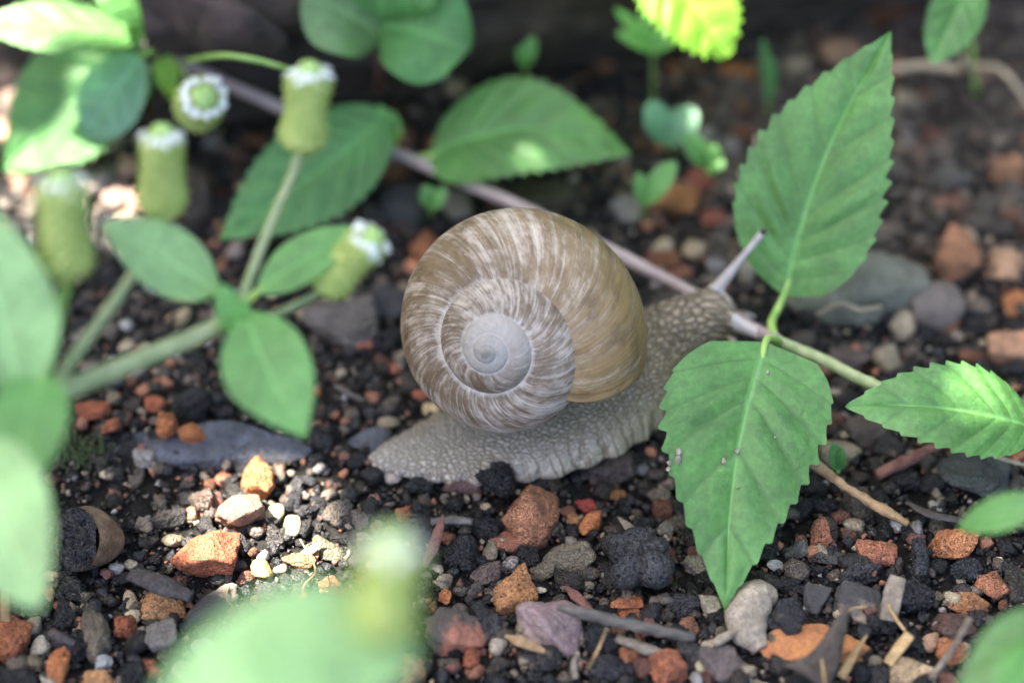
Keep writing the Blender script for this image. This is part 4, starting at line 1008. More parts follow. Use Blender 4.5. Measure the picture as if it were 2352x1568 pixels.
# ------------------------------------------------------------------ leaves, stems and flowers
NT = 14
def leaf_mesh(base, tip, nvec, width, bend=.12, fold=.18, tooth=.10, twist=0, quilt=.035, peak=.40, droop=.0, wave=.02, seed=0, sharp=1.0, teeth=NT, sbend=0.0, sweep=.40):
    base = np.asarray(base, float); tip = np.asarray(tip, float)
    ax = tip - base; L = np.linalg.norm(ax); ax = ax / L
    nv = nrm(np.asarray(nvec) - ax * (np.asarray(nvec) @ ax)); lat = np.cross(ax, nv)
    sub = 8; nr = teeth * sub + 1; K = 9
    a_, b_ = peak / (1 - peak) * 1.0 * sharp, 1.0 * sharp
    mx = peak ** a_ * (1 - peak) ** b_
    def hw(s): s = np.clip(s, 0, 1); return (s ** a_) * ((1 - s) ** b_) / mx
    V = []; UVs = []
    nz = Sines(seed + 40)
    sg = np.linspace(0, 1, 400); eg = sg + sweep * (1 - sg) ** .9 * np.minimum(1, sg * 3.2 + .12)
    eg = np.maximum.accumulate(eg)
    for i in range(nr):
        w_ = i / (nr - 1)                      # teeth are spaced evenly along the margin
        s = float(np.interp(eg[0] + (1 - eg[0]) * w_, eg, sg)) if i < nr - 1 else 1.0
        tf = (w_ * teeth) % 1.0
        # edge point of this vein row reaches forward of its root
        se = eg[0] + (1 - eg[0]) * w_
        saw = ((tf ** 1.5 - .4) if tf < .84 else (.37 - (tf - .84) / .16 * .77)) * (.75 + .5 * math.sin(i // sub * 2.4 + seed) ** 2) if 0 < s < 1 else 0
        e = hw(se) * width / 2 * (1 + tooth * 1.2 * saw * min(1, s * 6) * (1 if s < .97 else 0))
        se2 = se + tooth * .09 * saw
        for sd in (-1, 1):
            for j in range(K):
                t = j / (K - 1)
                ss = s + (se2 - s) * t ** 1.15
                x = sd * t * e
                vf = (w_ * teeth / 2) % 1.0
                puff = quilt * width * (.5 - abs(vf - .5)) ** .6 * 1.5 * min(1, s * 5, (1 - s) * 5) * math.sin(math.pi * min(1, t * 1.1)) ** .7 * .9
                z = bend * L * (4 * ss * (1 - ss)) - droop * L * ss * ss + fold * abs(x) - .22 * fold * x * x / (width / 2) + puff
                z += wave * width * math.sin(ss * 9 + sd + seed) * t * t
                lt = x + sbend * L * math.sin(ss * math.pi)
                th = twist * (ss - .3)
                xx = lt * math.cos(th); zz = z + lt * math.sin(th)
                V.append(base + ax * (ss * L) + lat * xx + nv * zz)
                UVs.append((w_ * teeth, sd * t))
    V = np.array(V)
    F = []
    W = 2 * K
    for i in range(nr - 1):
        for sd in (0, 1):
            for j in range(K - 1):
                q = [i * W + sd * K + j, i * W + sd * K + j + 1, (i + 1) * W + sd * K + j + 1, (i + 1) * W + sd * K + j]
                F.append(q if sd else q[::-1])
    return V, np.array(F), np.array(UVs)

TOCAM = -FWD
UPZ = np.array([0, 0, 1.0])
def leaf(plant, base, tip, width_px, mat='leaf', nvec=None, petiole=None, prad=.055, pmat='stem_green', label=None, **kw):
    """base and tip as (u, v, depth); width in picture pixels at the leaf's depth"""
    b, t = Pd(*base), Pd(*tip)
    nvec = TOCAM * .8 + UPZ * .4 if nvec is None else np.asarray(nvec, float)
    w = width_px * (base[2] + tip[2]) / 2 / FPX
    v, f, uv = leaf_mesh(b, t, nvec, w, seed=int(base[0]) % 50, **kw)
    v[:, 2] = np.maximum(v[:, 2], .12 + .02 * np.sin(v[:, 0] * 3))
    o = mk('leaf', v, f, M[mat], plant, uv=uv)
    if label: prop(o, label)
    if petiole:
        pts = [Pd(*p) for p in petiole] + [b, b + (t - b) * .12]
        pv, pf = tube(pts, [prad * 1.15, prad, prad * .9, prad * .5], 18, 8)
        mk('petiole', pv, pf, M[pmat], o)
    return o
def stem(plant, pts, rad, mat='stem', n=50, rough=.06, name='stem'):
    v, f = tube([p if isinstance(p, np.ndarray) else Pd(*p) for p in pts], rad, n, 12, rough, 3)
    return mk(name, v, f, M[mat], plant)

# a floret: small white tube flower with two lobes, shared by all heads
def floret_mesh():
    parts = []
    for a, ln, wd in ((0, .16, .10), (1.35, .11, .075), (-1.35, .11, .075), (3.14, .08, .07)):
        V = []; F = []
        for i in range(6):
            s = i / 5
            for j in range(5):
                t = j / 4 * 2 - 1
                w = wd * (.35 + .9 * math.sin(min(1, s * 1.05) * 2.5))
                V.append((s * ln, t * w * .5, .10 + .05 * math.sin(s * 2) - .05 * s * s + .012 * t * t))
        F = [[i * 5 + j, i * 5 + j + 1, (i + 1) * 5 + j + 1, (i + 1) * 5 + j] for i in range(5) for j in range(4)]
        V = np.array(V); ca, sa = math.cos(a), math.sin(a)
        V[:, :2] = V[:, :2] @ np.array([[ca, sa], [-sa, ca]])
        parts.append((V, F))
    parts.append(tube([(0, 0, -.08), (0, 0, .02), (0, 0, .11)], [.03, .035, .045], 6, 8))
    v, f = join(parts)
    return mesh_data('floret', v * U, f, M['petal'])
FLORET = floret_mesh()
def flower(plant, base, top, rad_px, label=None, waist=.85, nfl=22, ring=.88):
    b, t = Pd(*base), Pd(*top); ax = t - b; L = np.linalg.norm(ax); ax /= L
    R = rad_px * (base[2] + top[2]) / 2 / FPX
    ref = np.array([1.0, 0, 0]) if abs(ax[0]) < .8 else np.array([0, 1.0, 0])
    s = nrm(np.cross(ax, ref)); q = np.cross(s, ax)
    n, K = 56, 60; V = []
    for i in range(n):
        z = i / (n - 1)
        if z < .22: r = R * (.25 + .75 * math.sin(z / .22 * math.pi / 2) ** .8)
        elif z < .82: r = R * (1.0 - (1 - waist) * math.sin((z - .22) / .6 * math.pi) ** 1.2 - .08 * (z - .22) / .6)
        else: r = R * (.92 * math.cos((z - .82) / .18 * math.pi / 2.2))
        for j in range(K):
            a = 2 * math.pi * j / K
            # overlapping bract scales in a spiral lattice
            g1 = (z * 8 + a / (2 * math.pi) * 9) % 1; g2 = (z * 8 - a / (2 * math.pi) * 9) % 1
            sc = min(g1, 1 - g1) * min(g2, 1 - g2) * 4
            rr = r * (1 + .34 * sc ** .8 - .1 + .05 * math.sin(a * 2 + base[0]) * math.sin(z * 7 + base[1]))
            V.append(b + ax * (z * L) + rr * (math.cos(a) * s + math.sin(a) * q))
    V.append(b.copy()); V.append(b + ax * L)
    F = [[i * K + j, i * K + (j + 1) % K, (i + 1) * K + (j + 1) % K, (i + 1) * K + j] for i in range(n - 1) for j in range(K)]
    F += [[n * K, (j + 1) % K, j] for j in range(K)] + [[n * K + 1, (n - 1) * K + j, (n - 1) * K + (j + 1) % K] for j in range(K)]
    o = mk('flower_head', np.array(V), F, M['bract'], plant)
    if label: prop(o, label)
    # bright green dome of buds on top
    dv, df = ICO[3]; nz = Sines(int(base[0])); Mx = np.stack([s, q, ax], 1)
    dome = b + ax * (L * .955) + (dv * np.array([R * .52, R * .52, R * .36]) * (1 + .07 * nz(dv, 6))[:, None]) @ Mx.T
    mk('bud_dome', dome, df, M['dome'], o)
    org = ORG[o.name]
    rot3 = np.array(Matrix.Identity(3))
    for k in range(nfl):
        a = 2 * math.pi * k / nfl + random.uniform(-.12, .12)
        outd = math.cos(a) * s + math.sin(a) * q
        pos = b + ax * (L * (ring + random.uniform(-.06, .06))) + outd * R * random.uniform(.58, .72)
        zz = nrm(outd * .45 + ax * .9); xx = nrm(np.cross(np.cross(zz, ax), zz) * -1); yy = np.cross(zz, xx)
        m4 = Matrix(np.vstack([np.c_[np.stack([xx, yy, zz], 1) * R * random.uniform(1.5, 2.1), (pos - org) * U], [0, 0, 0, 1]]).tolist())
        fo = bpy.data.objects.new('floret', FLORET); C.objects.link(fo); fo.parent = o; fo.matrix_local = m4
    return o

# --- runner plant that passes behind the snail
rp = empty('runner_plant', P(900, 400, 0))
prop(rp, 'creeping green plant whose purplish runner passes behind the snail', 'plant')
stem(rp, [(330, 100, 39.4), (390, 130, 39.5), (640, 245, 39.9), (890, 345, 40.0)], [.11, .115, .12, .13], 'stem_purple')
stem(rp, [(890, 345, 40.0), (960, 372, 39.8), (1250, 500, 38.6), (1580, 668, 37.3), (1700, 735, 36.8), (1785, 783, 35.9)], [.13, .12, .118, .122, .108, .125, .10, .098, .115, .095, .12], 'stem_purple', 90)
stem(rp, [(1785, 783, 35.9), (1890, 826, 35.7), (2000, 880, 35.3), (2180, 945, 34.9), (2380, 985, 34.8)], [.10, .10, .095, .08], 'stem', 50)
stem(rp, [(330, 100, 39.4), (260, 60, 39.6), (180, 20, 40), (60, -60, 40.5)], [.12, .12, .1], 'stem', 20)
stem(rp, [Pd(900, 348, 40.0), P(905, 372, .4), P(915, 392, -.2)], [.07, .06, .05], 'stem_purple', 14, name='root')
stem(rp, [Pd(350, 110, 39.4), P(360, 240, .6), P(362, 270, -.2)], [.07, .06, .05], 'stem_purple', 14, name='root')
stem(rp, [Pd(1790, 786, 35.95), P(1800, 850, .5), P(1805, 870, -.2)], [.06, .05, .04], 'stem_purple', 14, name='root')
leaf(rp, (1800, 680, 36.6), (2047, 72, 35.9), 345, 'leaf', TOCAM * 1 + np.array([-.25, 0, .1]), [(1782, 782, 35.9), (1772, 745, 36.3), (1785, 712, 36.6)], .075, bend=.03, fold=.10, tooth=.105, peak=.35, sharp=1.08, sbend=-.045, label='tall upright serrated leaf')
leaf(rp, (1758, 786, 34.9), (1666, 1400, 33.2), 392, 'leaf', TOCAM * .8 + UPZ * .35 + np.array([.10, 0, 0]), [(1788, 786, 35.8), (1775, 778, 35.3)], .07, bend=.05, fold=.08, tooth=.115, peak=.29, sharp=1.12, quilt=.03, teeth=12, sbend=.05, label='broad serrated leaf hanging in front of the snail head')
leaf(rp, (2385, 985, 34.6), (1942, 932, 34.2), 235, 'leaf', TOCAM * .7 + UPZ * .5 + np.array([-.2, .2, 0]), [(2385, 990, 34.8)], .07, bend=.10, fold=.12, tooth=.13, quilt=.045, teeth=12, peak=.42, label='crinkled young leaf with a bright sun spot')
leaf(rp, (2400, 1010, 34.9), (2120, 975, 34.7), 90, 'leaf_lime', UPZ, None, bend=.02, tooth=.15, peak=.5)
leaf(rp, (985, 358, 39.7), (1446, 332, 38.9), 272, 'leaf', TOCAM * .75 + UPZ * .5 + np.array([.0, .15, 0]), [(893, 346, 40.0), (940, 365, 39.9)], .07, bend=.06, fold=.12, tooth=.10, peak=.36, droop=.10, sbend=-.10, label='arched leaf behind the shell')
leaf(rp, (895, 262, 39.6), (505, 550, 38.9), 245, 'leaf_deep', TOCAM * .8 + UPZ * .4, [(893, 345, 40.0), (915, 300, 39.7)], .08, bend=.05, fold=.10, tooth=.10, peak=.42, sbend=-.03, label='dark leaf behind the flower cone')
leaf(rp, (905, 330, 39.9), (870, 238, 39.4), 66, 'leaf_young', TOCAM, None, bend=.1, tooth=.1)
leaf(rp, (388, 104, 39.9), (10, 390, 40.5), 300, 'leaf_deep', TOCAM * .7 + UPZ * .5, [(380, 128, 39.5), (392, 112, 39.5)], .08, bend=.06, fold=.1, tooth=.07, peak=.48, sbend=.04, label='large blurred leaf above the sunny stones')
leaf(rp, (325, 128, 39.3), (200, 318, 39.7), 168, 'leaf_blue', TOCAM * .7 + UPZ * .5, [(360, 120, 39.4), (345, 118, 39.0)], .05, bend=.05, fold=.06, tooth=.05, peak=.5, sharp=.7, label='rounded blue-green leaf with a white sun spot')
leaf(rp, (350, 90, 39.0), (-60, 60, 38.6), 150, 'leaf', UPZ * .8 + TOCAM * .5, [(370, 118, 39.4)], .06, bend=.05, fold=.08, tooth=.06, peak=.5)
leaf(rp, (380, 60, 38.9), (200, -40, 38.4), 120, 'leaf_young', UPZ * .8 + TOCAM * .5, [(378, 110, 39.4)], .06, bend=.05, fold=.08, tooth=.06, peak=.5)
leaf(rp, (375, 118, 39.3), (395, 230, 39.5), 60, 'leaf_lime', TOCAM, None, bend=.05, tooth=.05)
stem(rp, [(425, 140, 39.3), (520, 128, 37.6), (640, 152, 37.6), (720, 185, 38.6)], [.05, .05, .04], 'stem_green', 24)
stem(rp, [(395, 132, 39.5), (420, 160, 39.4), (445, 205, 39.2)], [.05, .045, .05], 'stem', 16, name='flower_stalk')
flower(rp, (448, 252, 39.2), (470, 222, 38.1), 54, 'flower head seen from above', .95, 20)

# --- foreground plant on the left
fp = empty('flowering_plant', P(-260, 1050, 0))
prop(fp, 'flowering plant with green cone heads left of the snail', 'plant')
stem(fp, [P(-260, 1050, -.1), Pd(-60, 985, 29.5), (60, 945, 29.2), (130, 905, 29.2), (310, 830, 29.8), (480, 758, 30.4), (545, 712, 30.5)], [.13, .13, .14, .145, .14, .13, .12], 'stem', 70)
stem(fp, [(120, 905, 29.2), (150, 850, 29.3), (220, 750, 29.7), (300, 640, 30.0), (345, 560, 30.2), (372, 490, 30.3)], [.09, .09, .085, .08, .08], 'stem', 40, name='flower_stalk')
stem(fp, [(95, 900, 29.0), (110, 820, 28.9), (135, 720, 28.8), (152, 640, 28.7)], [.09, .085, .08, .085], 'stem_green', 30, name='flower_stalk')
stem(fp, [(555, 700, 30.5), (572, 640, 30.6), (620, 520, 30.7), (668, 410, 30.7), (690, 345, 30.6)], [.07, .075, .08, .075, .08], 'stem', 40, name='flower_stalk')
stem(fp, [(555, 700, 30.5), (600, 730, 30.7), (690, 695, 30.9), (745, 665, 30.9)], [.07, .065, .06, .06], 'stem', 30, name='flower_stalk')
leaf(fp, (500, 672, 30.5), (228, 512, 29.6), 165, 'leaf_sky_sheen', TOCAM * .7 + UPZ * .6, [(545, 705, 30.5), (520, 690, 30.5)], .06, bend=.06, fold=.08, tooth=.07, quilt=.012, peak=.45, label='leaf beside the cone stalks')
leaf(fp, (590, 672, 30.5), (830, 520, 30.6), 118, 'leaf_young', TOCAM * .6 + UPZ * .7, [(560, 700, 30.5)], .06, bend=.06, fold=.1, tooth=.06, quilt=.012, peak=.45)
leaf(fp, (562, 715, 30.3), (702, 1006, 29.6), 205, 'leaf_young', TOCAM * .8 + UPZ * .4, [(552, 702, 30.4)], .06, bend=.07, fold=.08, tooth=.05, quilt=.012, peak=.45, sbend=.03, label='pointed leaf hanging over the soil')
leaf(fp, (560, 765, 30.4), (505, 650, 30.0), 78, 'leaf_young', TOCAM, [(552, 712, 30.4)], .05, bend=.1, tooth=.04, quilt=.012, sharp=.7)
leaf(fp, (50, 905, 28.6), (-70, 430, 27.9), 270, 'leaf_sky_sheen', TOCAM * .8 + UPZ * .3, [(80, 935, 29.0)], .08, bend=.06, fold=.08, tooth=.08, quilt=.012, peak=.42, label='broad blurred leaf at the left edge')
leaf(fp, (100, 850, 28.6), (10, 1180, 27.6), 190, 'leaf_young', TOCAM * .8 + UPZ * .4, [(110, 905, 29.0)], .07, bend=.06, fold=.08, tooth=.05, quilt=.012, peak=.4)
leaf(fp, (-80, 1020, 27.6), (90, 1400, 26.6), 270, 'leaf_sky_sheen', TOCAM * .8 + UPZ * .4, [(-70, 985, 28.6)], .07, bend=.06, fold=.08, tooth=.05, quilt=.012, peak=.38, sharp=.8)
flower(fp, (692, 352, 30.6), (712, 152, 30.0), 56, 'tall flower cone with white ring', .84)
flower(fp, (372, 505, 30.3), (372, 295, 29.6), 54, 'flower cone behind a leaf', .92)
flower(fp, (152, 645, 28.7), (140, 395, 28.0), 62, 'dark green blurred cone', .9, 13)
flower(fp, (735, 662, 30.9), (862, 540, 30.2), 54, 'leaning flower cone', .85)

# --- bottom plant, close to the lens
bp = empty('near_plant', P(560, 1900, 0))
prop(bp, 'very blurred near plant with a leaf and a pale flower', 'plant')
stem(bp, [P(560, 1900, -.1), Pd(640, 1700, 23.5), (760, 1560, 23.2), (850, 1470, 23.3)], [.13, .13, .12], 'stem_green', 30)
leaf(bp, (960, 1470, 23.4), (360, 1590, 22.6), 300, 'leaf_sky_sheen', TOCAM * .8 + UPZ * .4, [(850, 1480, 23.3)], .07, bend=.05, fold=.05, tooth=.05, quilt=.012, peak=.42, sharp=.8, sbend=.05, label='strongly blurred leaf')
leaf(bp, (700, 1640, 22.9), (640, 1440, 22.6), 220, 'leaf_sky_sheen', TOCAM * .8 + UPZ * .4, None, .07, bend=.05, fold=.05, tooth=.05, quilt=.012, peak=.42, sharp=.7)
flower(bp, (880, 1470, 23.3), (902, 1232, 22.9), 78, 'strongly blurred flower head', .9, 14)

# --- round-leaved seedling at the back
kp = empty('round_leaved_plant', P(872, 225, 0))
prop(kp, 'round-leaved green plant on a reddish stem before the log', 'plant')
stem(kp, [P(872, 228, -.1), P(872, 215, .3), Pd(874, 150, 40.4), (880, 60, 39.2)], [.10, .10, .09, .08], 'stem_red', 24)
leaf(kp, (880, 90, 39.3), (690, -10, 38.6), 235, 'leaf_pale', UPZ * .6 + TOCAM * .7, None, bend=.12, fold=.15, tooth=.0, quilt=.008, wave=.06, peak=.55, sharp=.62)
leaf(kp, (872, 60, 39.2), (1075, 120, 38.7), 260, 'leaf_deep', UPZ * .5 + TOCAM * .8, None, bend=.12, fold=.15, tooth=.0, quilt=.008, wave=.06, peak=.55, sharp=.62)
leaf(kp, (890, 110, 39.4), (1030, 175, 39.2), 90, 'leaf_pale', UPZ * .5 + TOCAM * .8, None, bend=.1, fold=.1, tooth=.0, quilt=.008, wave=.06, peak=.5, sharp=.6)
leaf(kp, (872, 40, 39.0), (900, -120, 38.4), 260, 'leaf_deep', UPZ * .5 + TOCAM * .8, None, bend=.12, fold=.15, tooth=.0, quilt=.008, wave=.06, peak=.55, sharp=.62)

# --- lime leaf hanging in from above
lp = empty('lime_leaf_plant', P(1300, -260, 0))
prop(lp, 'plant with a glowing yellow-green leaf over the log', 'plant')
stem(lp, [P(1300, -260, 4.0), P(1320, -250, 5.5), Pd(1400, -200, 39.5), (1480, -110, 38.8)], [.12, .11, .08], 'stem_green', 24)
leaf(lp, (1470, -120, 38.8), (1672, 132, 38.6), 240, 'leaf_lime', UPZ * .9 + TOCAM * .3 + np.array([-.3, .4, 0]), None, bend=.05, fold=.1, tooth=.25, peak=.5, sharp=.7, label='glowing yellow-green leaf tip')

# --- seedlings and sprouts
def sprout(name, label, root, top, leaves, mat='leaf_young', group=None):
    e = empty(name, P(*root, 0)); prop(e, label, 'seedling', group)
    stem(e, [P(root[0], root[1], -.1), P(root[0], root[1], .15), Pd(*top)], [.035, .035, .025], 'stem_green', 14)
    for (t, w) in leaves:
        leaf(e, top, t, w, mat, UPZ * .6 + TOCAM * .7, None, bend=.08, fold=.1, tooth=.02, peak=.5, sharp=.6)
    return e
sprout('seedling', 'pale grey-green seedling behind the bright one', (1545, 350), (1530, 330, 40.3), [((1490, 232, 40.0), 70), ((1600, 250, 40.0), 80)], 'leaf_blue')
sprout('seedling', 'bright green seedling near the red brick', (1640, 400), (1625, 380, 39.9), [((1572, 312, 39.6), 58), ((1662, 385, 39.6), 54), ((1640, 330, 39.6), 50)], 'leaf_young')
sprout('seedling', 'arched bright green seedling beside the rust-orange brick', (1480, 500), (1478, 470, 39.2), [((1552, 372, 38.9), 56), ((1466, 395, 38.9), 40)], 'leaf_young')
sprout('seedling', 'feathery seedling on the dark log', (1500, 240), (1500, 120, 40.6), [((1412, 20, 40.3), 34), ((1415, 75, 40.3), 36), ((1470, 22, 40.3), 30), ((1545, 30, 40.3), 34), ((1560, 90, 40.3), 30)], 'leaf_young')
sprout('seedling', 'tiny round sprout against the log', (1210, 215), (1205, 150, 41.0), [((1228, 85, 40.6), 40), ((1190, 110, 40.6), 34)], 'leaf_young')
sprout('seedling', 'tiny bright leaf behind the shell', (990, 495), (992, 478, 39.3), [((975, 425, 39.0), 44), ((1025, 432, 39.0), 40)], 'leaf_young')
sprout('grass_tuft', 'short green blades behind the tall leaf', (1765, 260), (1765, 240, 41.8), [((1752, 90, 41.0), 26), ((1775, 130, 41.2), 24)], 'leaf_deep')
sprout('grass_tuft', 'green blade stub behind the brown twig', (1925, 1085), (1925, 1080, 35.3), [((1912, 1015, 35.0), 36), ((1935, 1030, 35.0), 26)], 'leaf_deep')
tp_ = empty('back_right_plant', P(2240, 200, 0)); prop(tp_, 'blurred green leaf at the far right behind dry stalks', 'plant')
stem(tp_, [P(2240, 200, -.1), P(2240, 195, .3), Pd(2215, -60, 41)], [.05, .05, .04], 'stem_green', 14)
leaf(tp_, (2240, -70, 39.2), (2140, 145, 38.4), 130, 'leaf', TOCAM, None, bend=.05, tooth=.04, sharp=.7, peak=.5)
br = empty('front_right_plant', P(2480, 1620, 0)); prop(br, 'blurred green plant in the near right corner', 'plant')
stem(br, [P(2480, 1620, -.1), Pd(2470, 1560, 29.5), (2440, 1380, 29.2), (2400, 1180, 29.6)], [.08, .08, .06], 'stem_green', 24)
leaf(br, (2430, 1150, 29.6), (2200, 1212, 30.4), 90, 'leaf_young', TOCAM * .6 + UPZ * .6, None, bend=.08, tooth=.05, peak=.5)
leaf(br, (2450, 1400, 29.2), (2190, 1600, 28.2), 150, 'leaf_pale', TOCAM * .6 + UPZ * .6, None, bend=.08, tooth=.05, peak=.5)
leaf(br, (2460, 1480, 28.8), (2260, 1640, 27.4), 150, 'leaf_young', TOCAM * .6 + UPZ * .6, None, bend=.08, tooth=.05, peak=.5)

# moss patch beside the slate
def moss():
    parts = []; r = np.random.default_rng(4)
    for i in range(260):
        u = r.normal(165, 38); v = r.normal(1052, 16); p = P(u, v, 0); p[2] = gh(p[0], p[1])
        d = nrm(np.array([r.normal(0, .5), r.normal(0, .5), 1])) * r.uniform(.12, .3)
        parts.append(tube([p, p + d * .5 + r.normal(0, .02, 3), p + d], [.03, .028, .008], 4, 5))
    v, f = join(parts); o = mk('moss', v, f, M['moss']); prop(o, 'dark green moss tuft at the end of the slate', 'moss', kind='stuff')
moss()

# crumbs lying on the front leaf
def crumbs():
    lf = [o for o in rp.children if o.get('label', '').startswith('broad serrated')][0]
    me = lf.data; V = np.empty(len(me.vertices) * 3); me.vertices.foreach_get('co', V); V = V.reshape(-1, 3) / U + ORG[lf.name]
    r = np.random.default_rng(2); parts = []
    pu, pv, _ = proj(V)
    spots = [(1548, 1040, .06), (1556, 1056, .07), (1540, 1066, .05), (1562, 1036, .045), (1546, 1080, .04), (1690, 1038, .035), (1772, 1000, .025), (1765, 856, .03), (1668, 1054, .045), (1700, 1120, .028)]
    for u, v, s in spots:
        i = np.argmin((pu - u) ** 2 + (pv - v) ** 2); sv, sf = stone_verts('rock', int(u), 1)
        sv = sv * r.uniform(.6, 1.3, 3)
        parts.append((V[i] + np.array([0, -.015, .02]) + sv * s * 2, [list(q) for q in sf]))
    v, f = join(parts); o = mk('soil_crumbs', v, f, M['grit'], col=np.tile((.36, .31, .26), (len(v), 1))); prop(o, 'pale soil crumbs scattered on the broad front leaf', 'crumbs', kind='stuff')
crumbs()

# ------------------------------------------------------------------ the log at the back
def back_log():
    n, K = 120, 96
    a = np.array([-7.6, 10.6, 3.0]); b = np.array([13.5, 16.0, 2.8]); ax = nrm(b - a); V = []
    s = nrm(np.cross(ax, UPZ)); nz = Sines(61); nz2 = Sines(62)
    for i in range(n):
        t = i / (n - 1); c = a + (b - a) * t; R = 4.1 - .5 * t
        for j in range(K):
            al = 2 * math.pi * j / K; d = math.cos(al) * s + math.sin(al) * UPZ
            p = np.array([t * 26, 0, 0]); q = np.array([[t * 4, math.cos(al) * 9, math.sin(al) * 9]])
            q2 = np.array([[t * 30, math.cos(al) * 16, math.sin(al) * 16]])
            r = R * (1 + .07 * abs(nz(q, .9)[0]) + .035 * nz2(q2, .7)[0] + .06 * nz2(q * .4, .6)[0])
            V.append(c + d * r)
    V.append(a); V.append(b)
    F = [[i * K + j, i * K + (j + 1) % K, (i + 1) * K + (j + 1) % K, (i + 1) * K + j] for i in range(n - 1) for j in range(K)]
    F += [[n * K, (j + 1) % K, j] for j in range(K)] + [[n * K + 1, (n - 1) * K + j, (n - 1) * K + (j + 1) % K] for j in range(K)]
    o = mk('log', np.array(V), F, M['log']); prop(o, 'dark weathered log lying behind the plants', 'log')
back_log()
# bark slab leaning on the log
def slab():
    v, f = tube([P(655, 165, .3), Pd(560, 90, 38.9), Pd(470, 40, 38.6), Pd(360, -40, 38.5)], [.3, .75, .9, .95, .8], 40, 24, .10, 6, .5)
    o = mk('bark_slab', v, f, M['bark_slab']); prop(o, 'brown bark slab leaning in front of the log', 'bark')
slab()

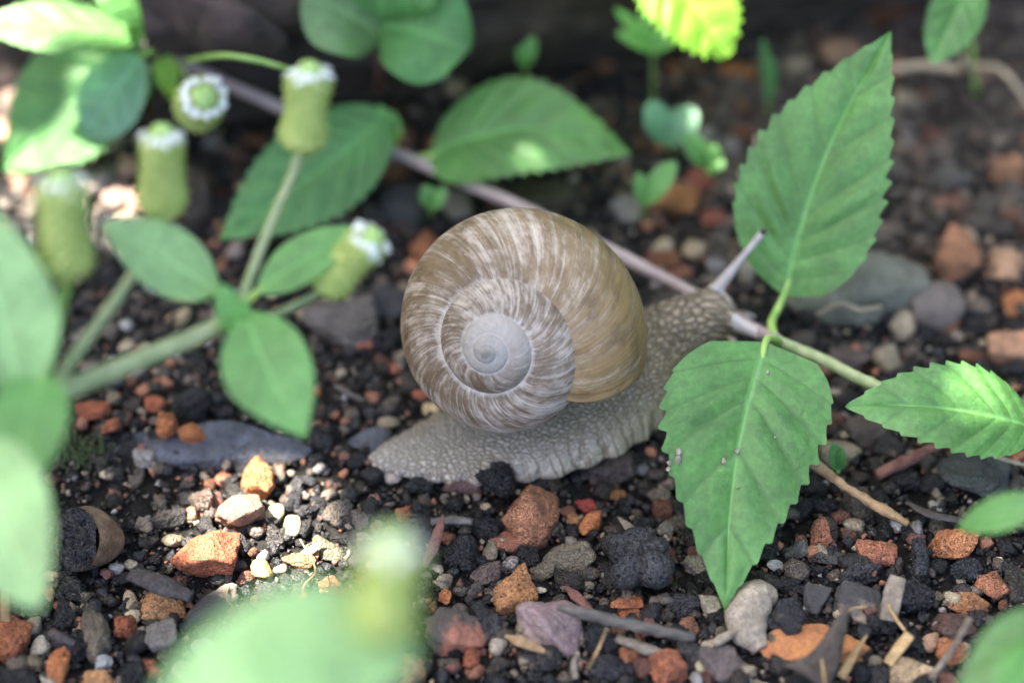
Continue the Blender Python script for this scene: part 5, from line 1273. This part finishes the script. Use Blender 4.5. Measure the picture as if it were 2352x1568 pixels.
# ------------------------------------------------------------------ shrub overhead (out of the picture): added, its leaves set to shade the scene and leave sunflecks
FLECK = [(P(548, 1165, .5), 1.0), (P(485, 1205, .5), .55), (P(505, 1240, .6), .5), (P(690, 1300, .2), .6), (P(605, 1105, .5), .7), (P(200, 460, .4), .75), (P(110, 455, .4), .7), (P(285, 470, .4), .65), (P(30, 440, .4), .7), (P(-20, 250, .4), .8),
         (Pd(310, 165, 39.3), .22), (Pd(270, 20, 38.7), .35), (Pd(60, 20, 38.7), .6), (Pd(2250, 850, 34.3), .17), (Pd(1590, 20, 38.7), 1.0)]
def shrub():
    hz = 46.0
    base = np.array([-70.0, 85.0, 0])
    e = empty('shade_shrub', base); prop(e, 'unseen leafy shrub placed to shade the bed', 'shrub')
    fl = np.array([[*(p - SUN * (p[2] / SUN[2]))[:2], r] for p, r in FLECK])
    r = np.random.default_rng(21)
    gx_, gy_ = np.meshgrid(np.arange(-20, 20, .6), np.arange(-14, 26, .6)); pts = np.stack([gx_.ravel(), gy_.ravel()], -1)
    pts = pts[np.all(np.hypot(pts[:, None, 0] - fl[None, :, 0], pts[:, None, 1] - fl[None, :, 1]) > fl[None, :, 2] + .15, axis=1)]
    cov = np.zeros(len(pts), bool); Ls = []
    for tr in range(15000):
        un = np.flatnonzero(~cov)
        if len(un) == 0: break
        c = pts[r.choice(un)] + r.normal(0, .8, 2)
        sz = r.uniform(3.0, 5.5) if tr < 2500 else r.uniform(.8, 2.6)
        w = sz * r.uniform(.5, .65); al = r.uniform(0, 6.28)
        dx, dy = math.cos(al), math.sin(al)
        d = fl[:, :2] - c; x = d[:, 0] * dx + d[:, 1] * dy; y = -d[:, 0] * dy + d[:, 1] * dx
        if np.any((x / (sz + fl[:, 2])) ** 2 + (y / (w + fl[:, 2])) ** 2 < 1): continue
        d = pts - c; x = d[:, 0] * dx + d[:, 1] * dy; y = -d[:, 0] * dy + d[:, 1] * dx
        ins = (x / (sz * .93)) ** 2 + (y / (w * .93)) ** 2 < 1
        if tr < 2500 and (ins & ~cov).sum() < .25 * ins.sum(): continue
        cov |= ins; Ls.append((c, sz, w, al))
    V = []; F = []; UVs = []; off = 0
    for i, (c, sz, w, al) in enumerate(Ls):
        z = hz + r.uniform(-6, 7)
        ctr = np.array([*c, 0]) + SUN * (z / SUN[2])
        n = 14; ts = np.linspace(-1, 1, n); dx = np.array([math.cos(al), math.sin(al), 0]); dy = np.array([-dx[1], dx[0], 0])
        slope = SUN * 0
        for t in ts:
            hw = w * math.sqrt(max(0, 1 - t * t)) * (1 - .12 * t)
            for sd, q in ((-1, -1), (0, 0), (1, 1)):
                p = ctr + dx * t * sz + dy * hw * q
                p = p + SUN * (.12 * abs(q) * hw - .1 * t * t * sz)     # cupping along the sun ray keeps the shadow outline
                V.append(p); UVs.append((t * 6 + 6, q))
        for a in range(n - 1):
            for q in range(2):
                F.append((off + a * 3 + q, off + a * 3 + q + 1, off + (a + 1) * 3 + q + 1, off + (a + 1) * 3 + q))
        off += n * 3
    cr = mk('crown', np.array(V), np.array(F), M['leaf_canopy'], e, uv=np.array(UVs)); prop(cr, kind='stuff')
    top = np.array([-40, 45, hz + 12.0]); parts = [tube([base, base + (4, -6, 30), top], [2.0, 1.6, 1.0], 20, 10, .05)]
    for q in [(-22, 10), (-5, 18), (-30, 40), (-12, 42), (-45, 20)]:
        parts.append(tube([top, (top + np.array([*q, hz + 8])) / 2 + (0, 0, 3), np.array([*q, hz + 9.0])], [.8, .5, .15], 12, 8, .05))
    v, f = join(parts); mk('trunk', v, f, M['twig_grey'], e)
shrub()

# leaf ring outside the picture, added to shut out flat light from the horizon
def added_hedge():
    r = np.random.default_rng(31); V = []; F = []; UVs = []; off = 0
    for i in range(3400):
        az = r.uniform(-math.radians(215), math.radians(35)) if False else r.uniform(math.radians(-25), math.radians(205))
        R = r.uniform(75, 110) + 12 * math.sin(az * 5); z = r.uniform(0, 75) * (1 - .25 * r.random())
        c = np.array([R * math.cos(az), 4 + R * math.sin(az), z])
        ax = nrm(r.normal(size=3)); nv = nrm(np.cross(ax, r.normal(size=3))); bn = np.cross(ax, nv); L = r.uniform(3.5, 6.5); W = L * .55
        for t in np.linspace(-1, 1, 6):
            h = W * math.sqrt(max(0, 1 - t * t)) * (1 - .2 * t)
            for q in (-1, 0, 1):
                V.append(c + ax * t * L + bn * h * q + nv * (.2 * abs(q) * h - .15 * t * t * L)); UVs.append((t * 6 + 6, q))
        for a in range(5):
            for q in range(2): F.append((off + a * 3 + q, off + a * 3 + q + 1, off + (a + 1) * 3 + q + 1, off + (a + 1) * 3 + q))
        off += 18
    o = mk('added_hedge', np.array(V), np.array(F), M['leaf_canopy'], origin=np.array([0, 4.0, 0]), uv=np.array(UVs)); prop(o, 'unseen leafy ring added round the bed to block low sky light', 'added_hedge', kind='stuff')
added_hedge()
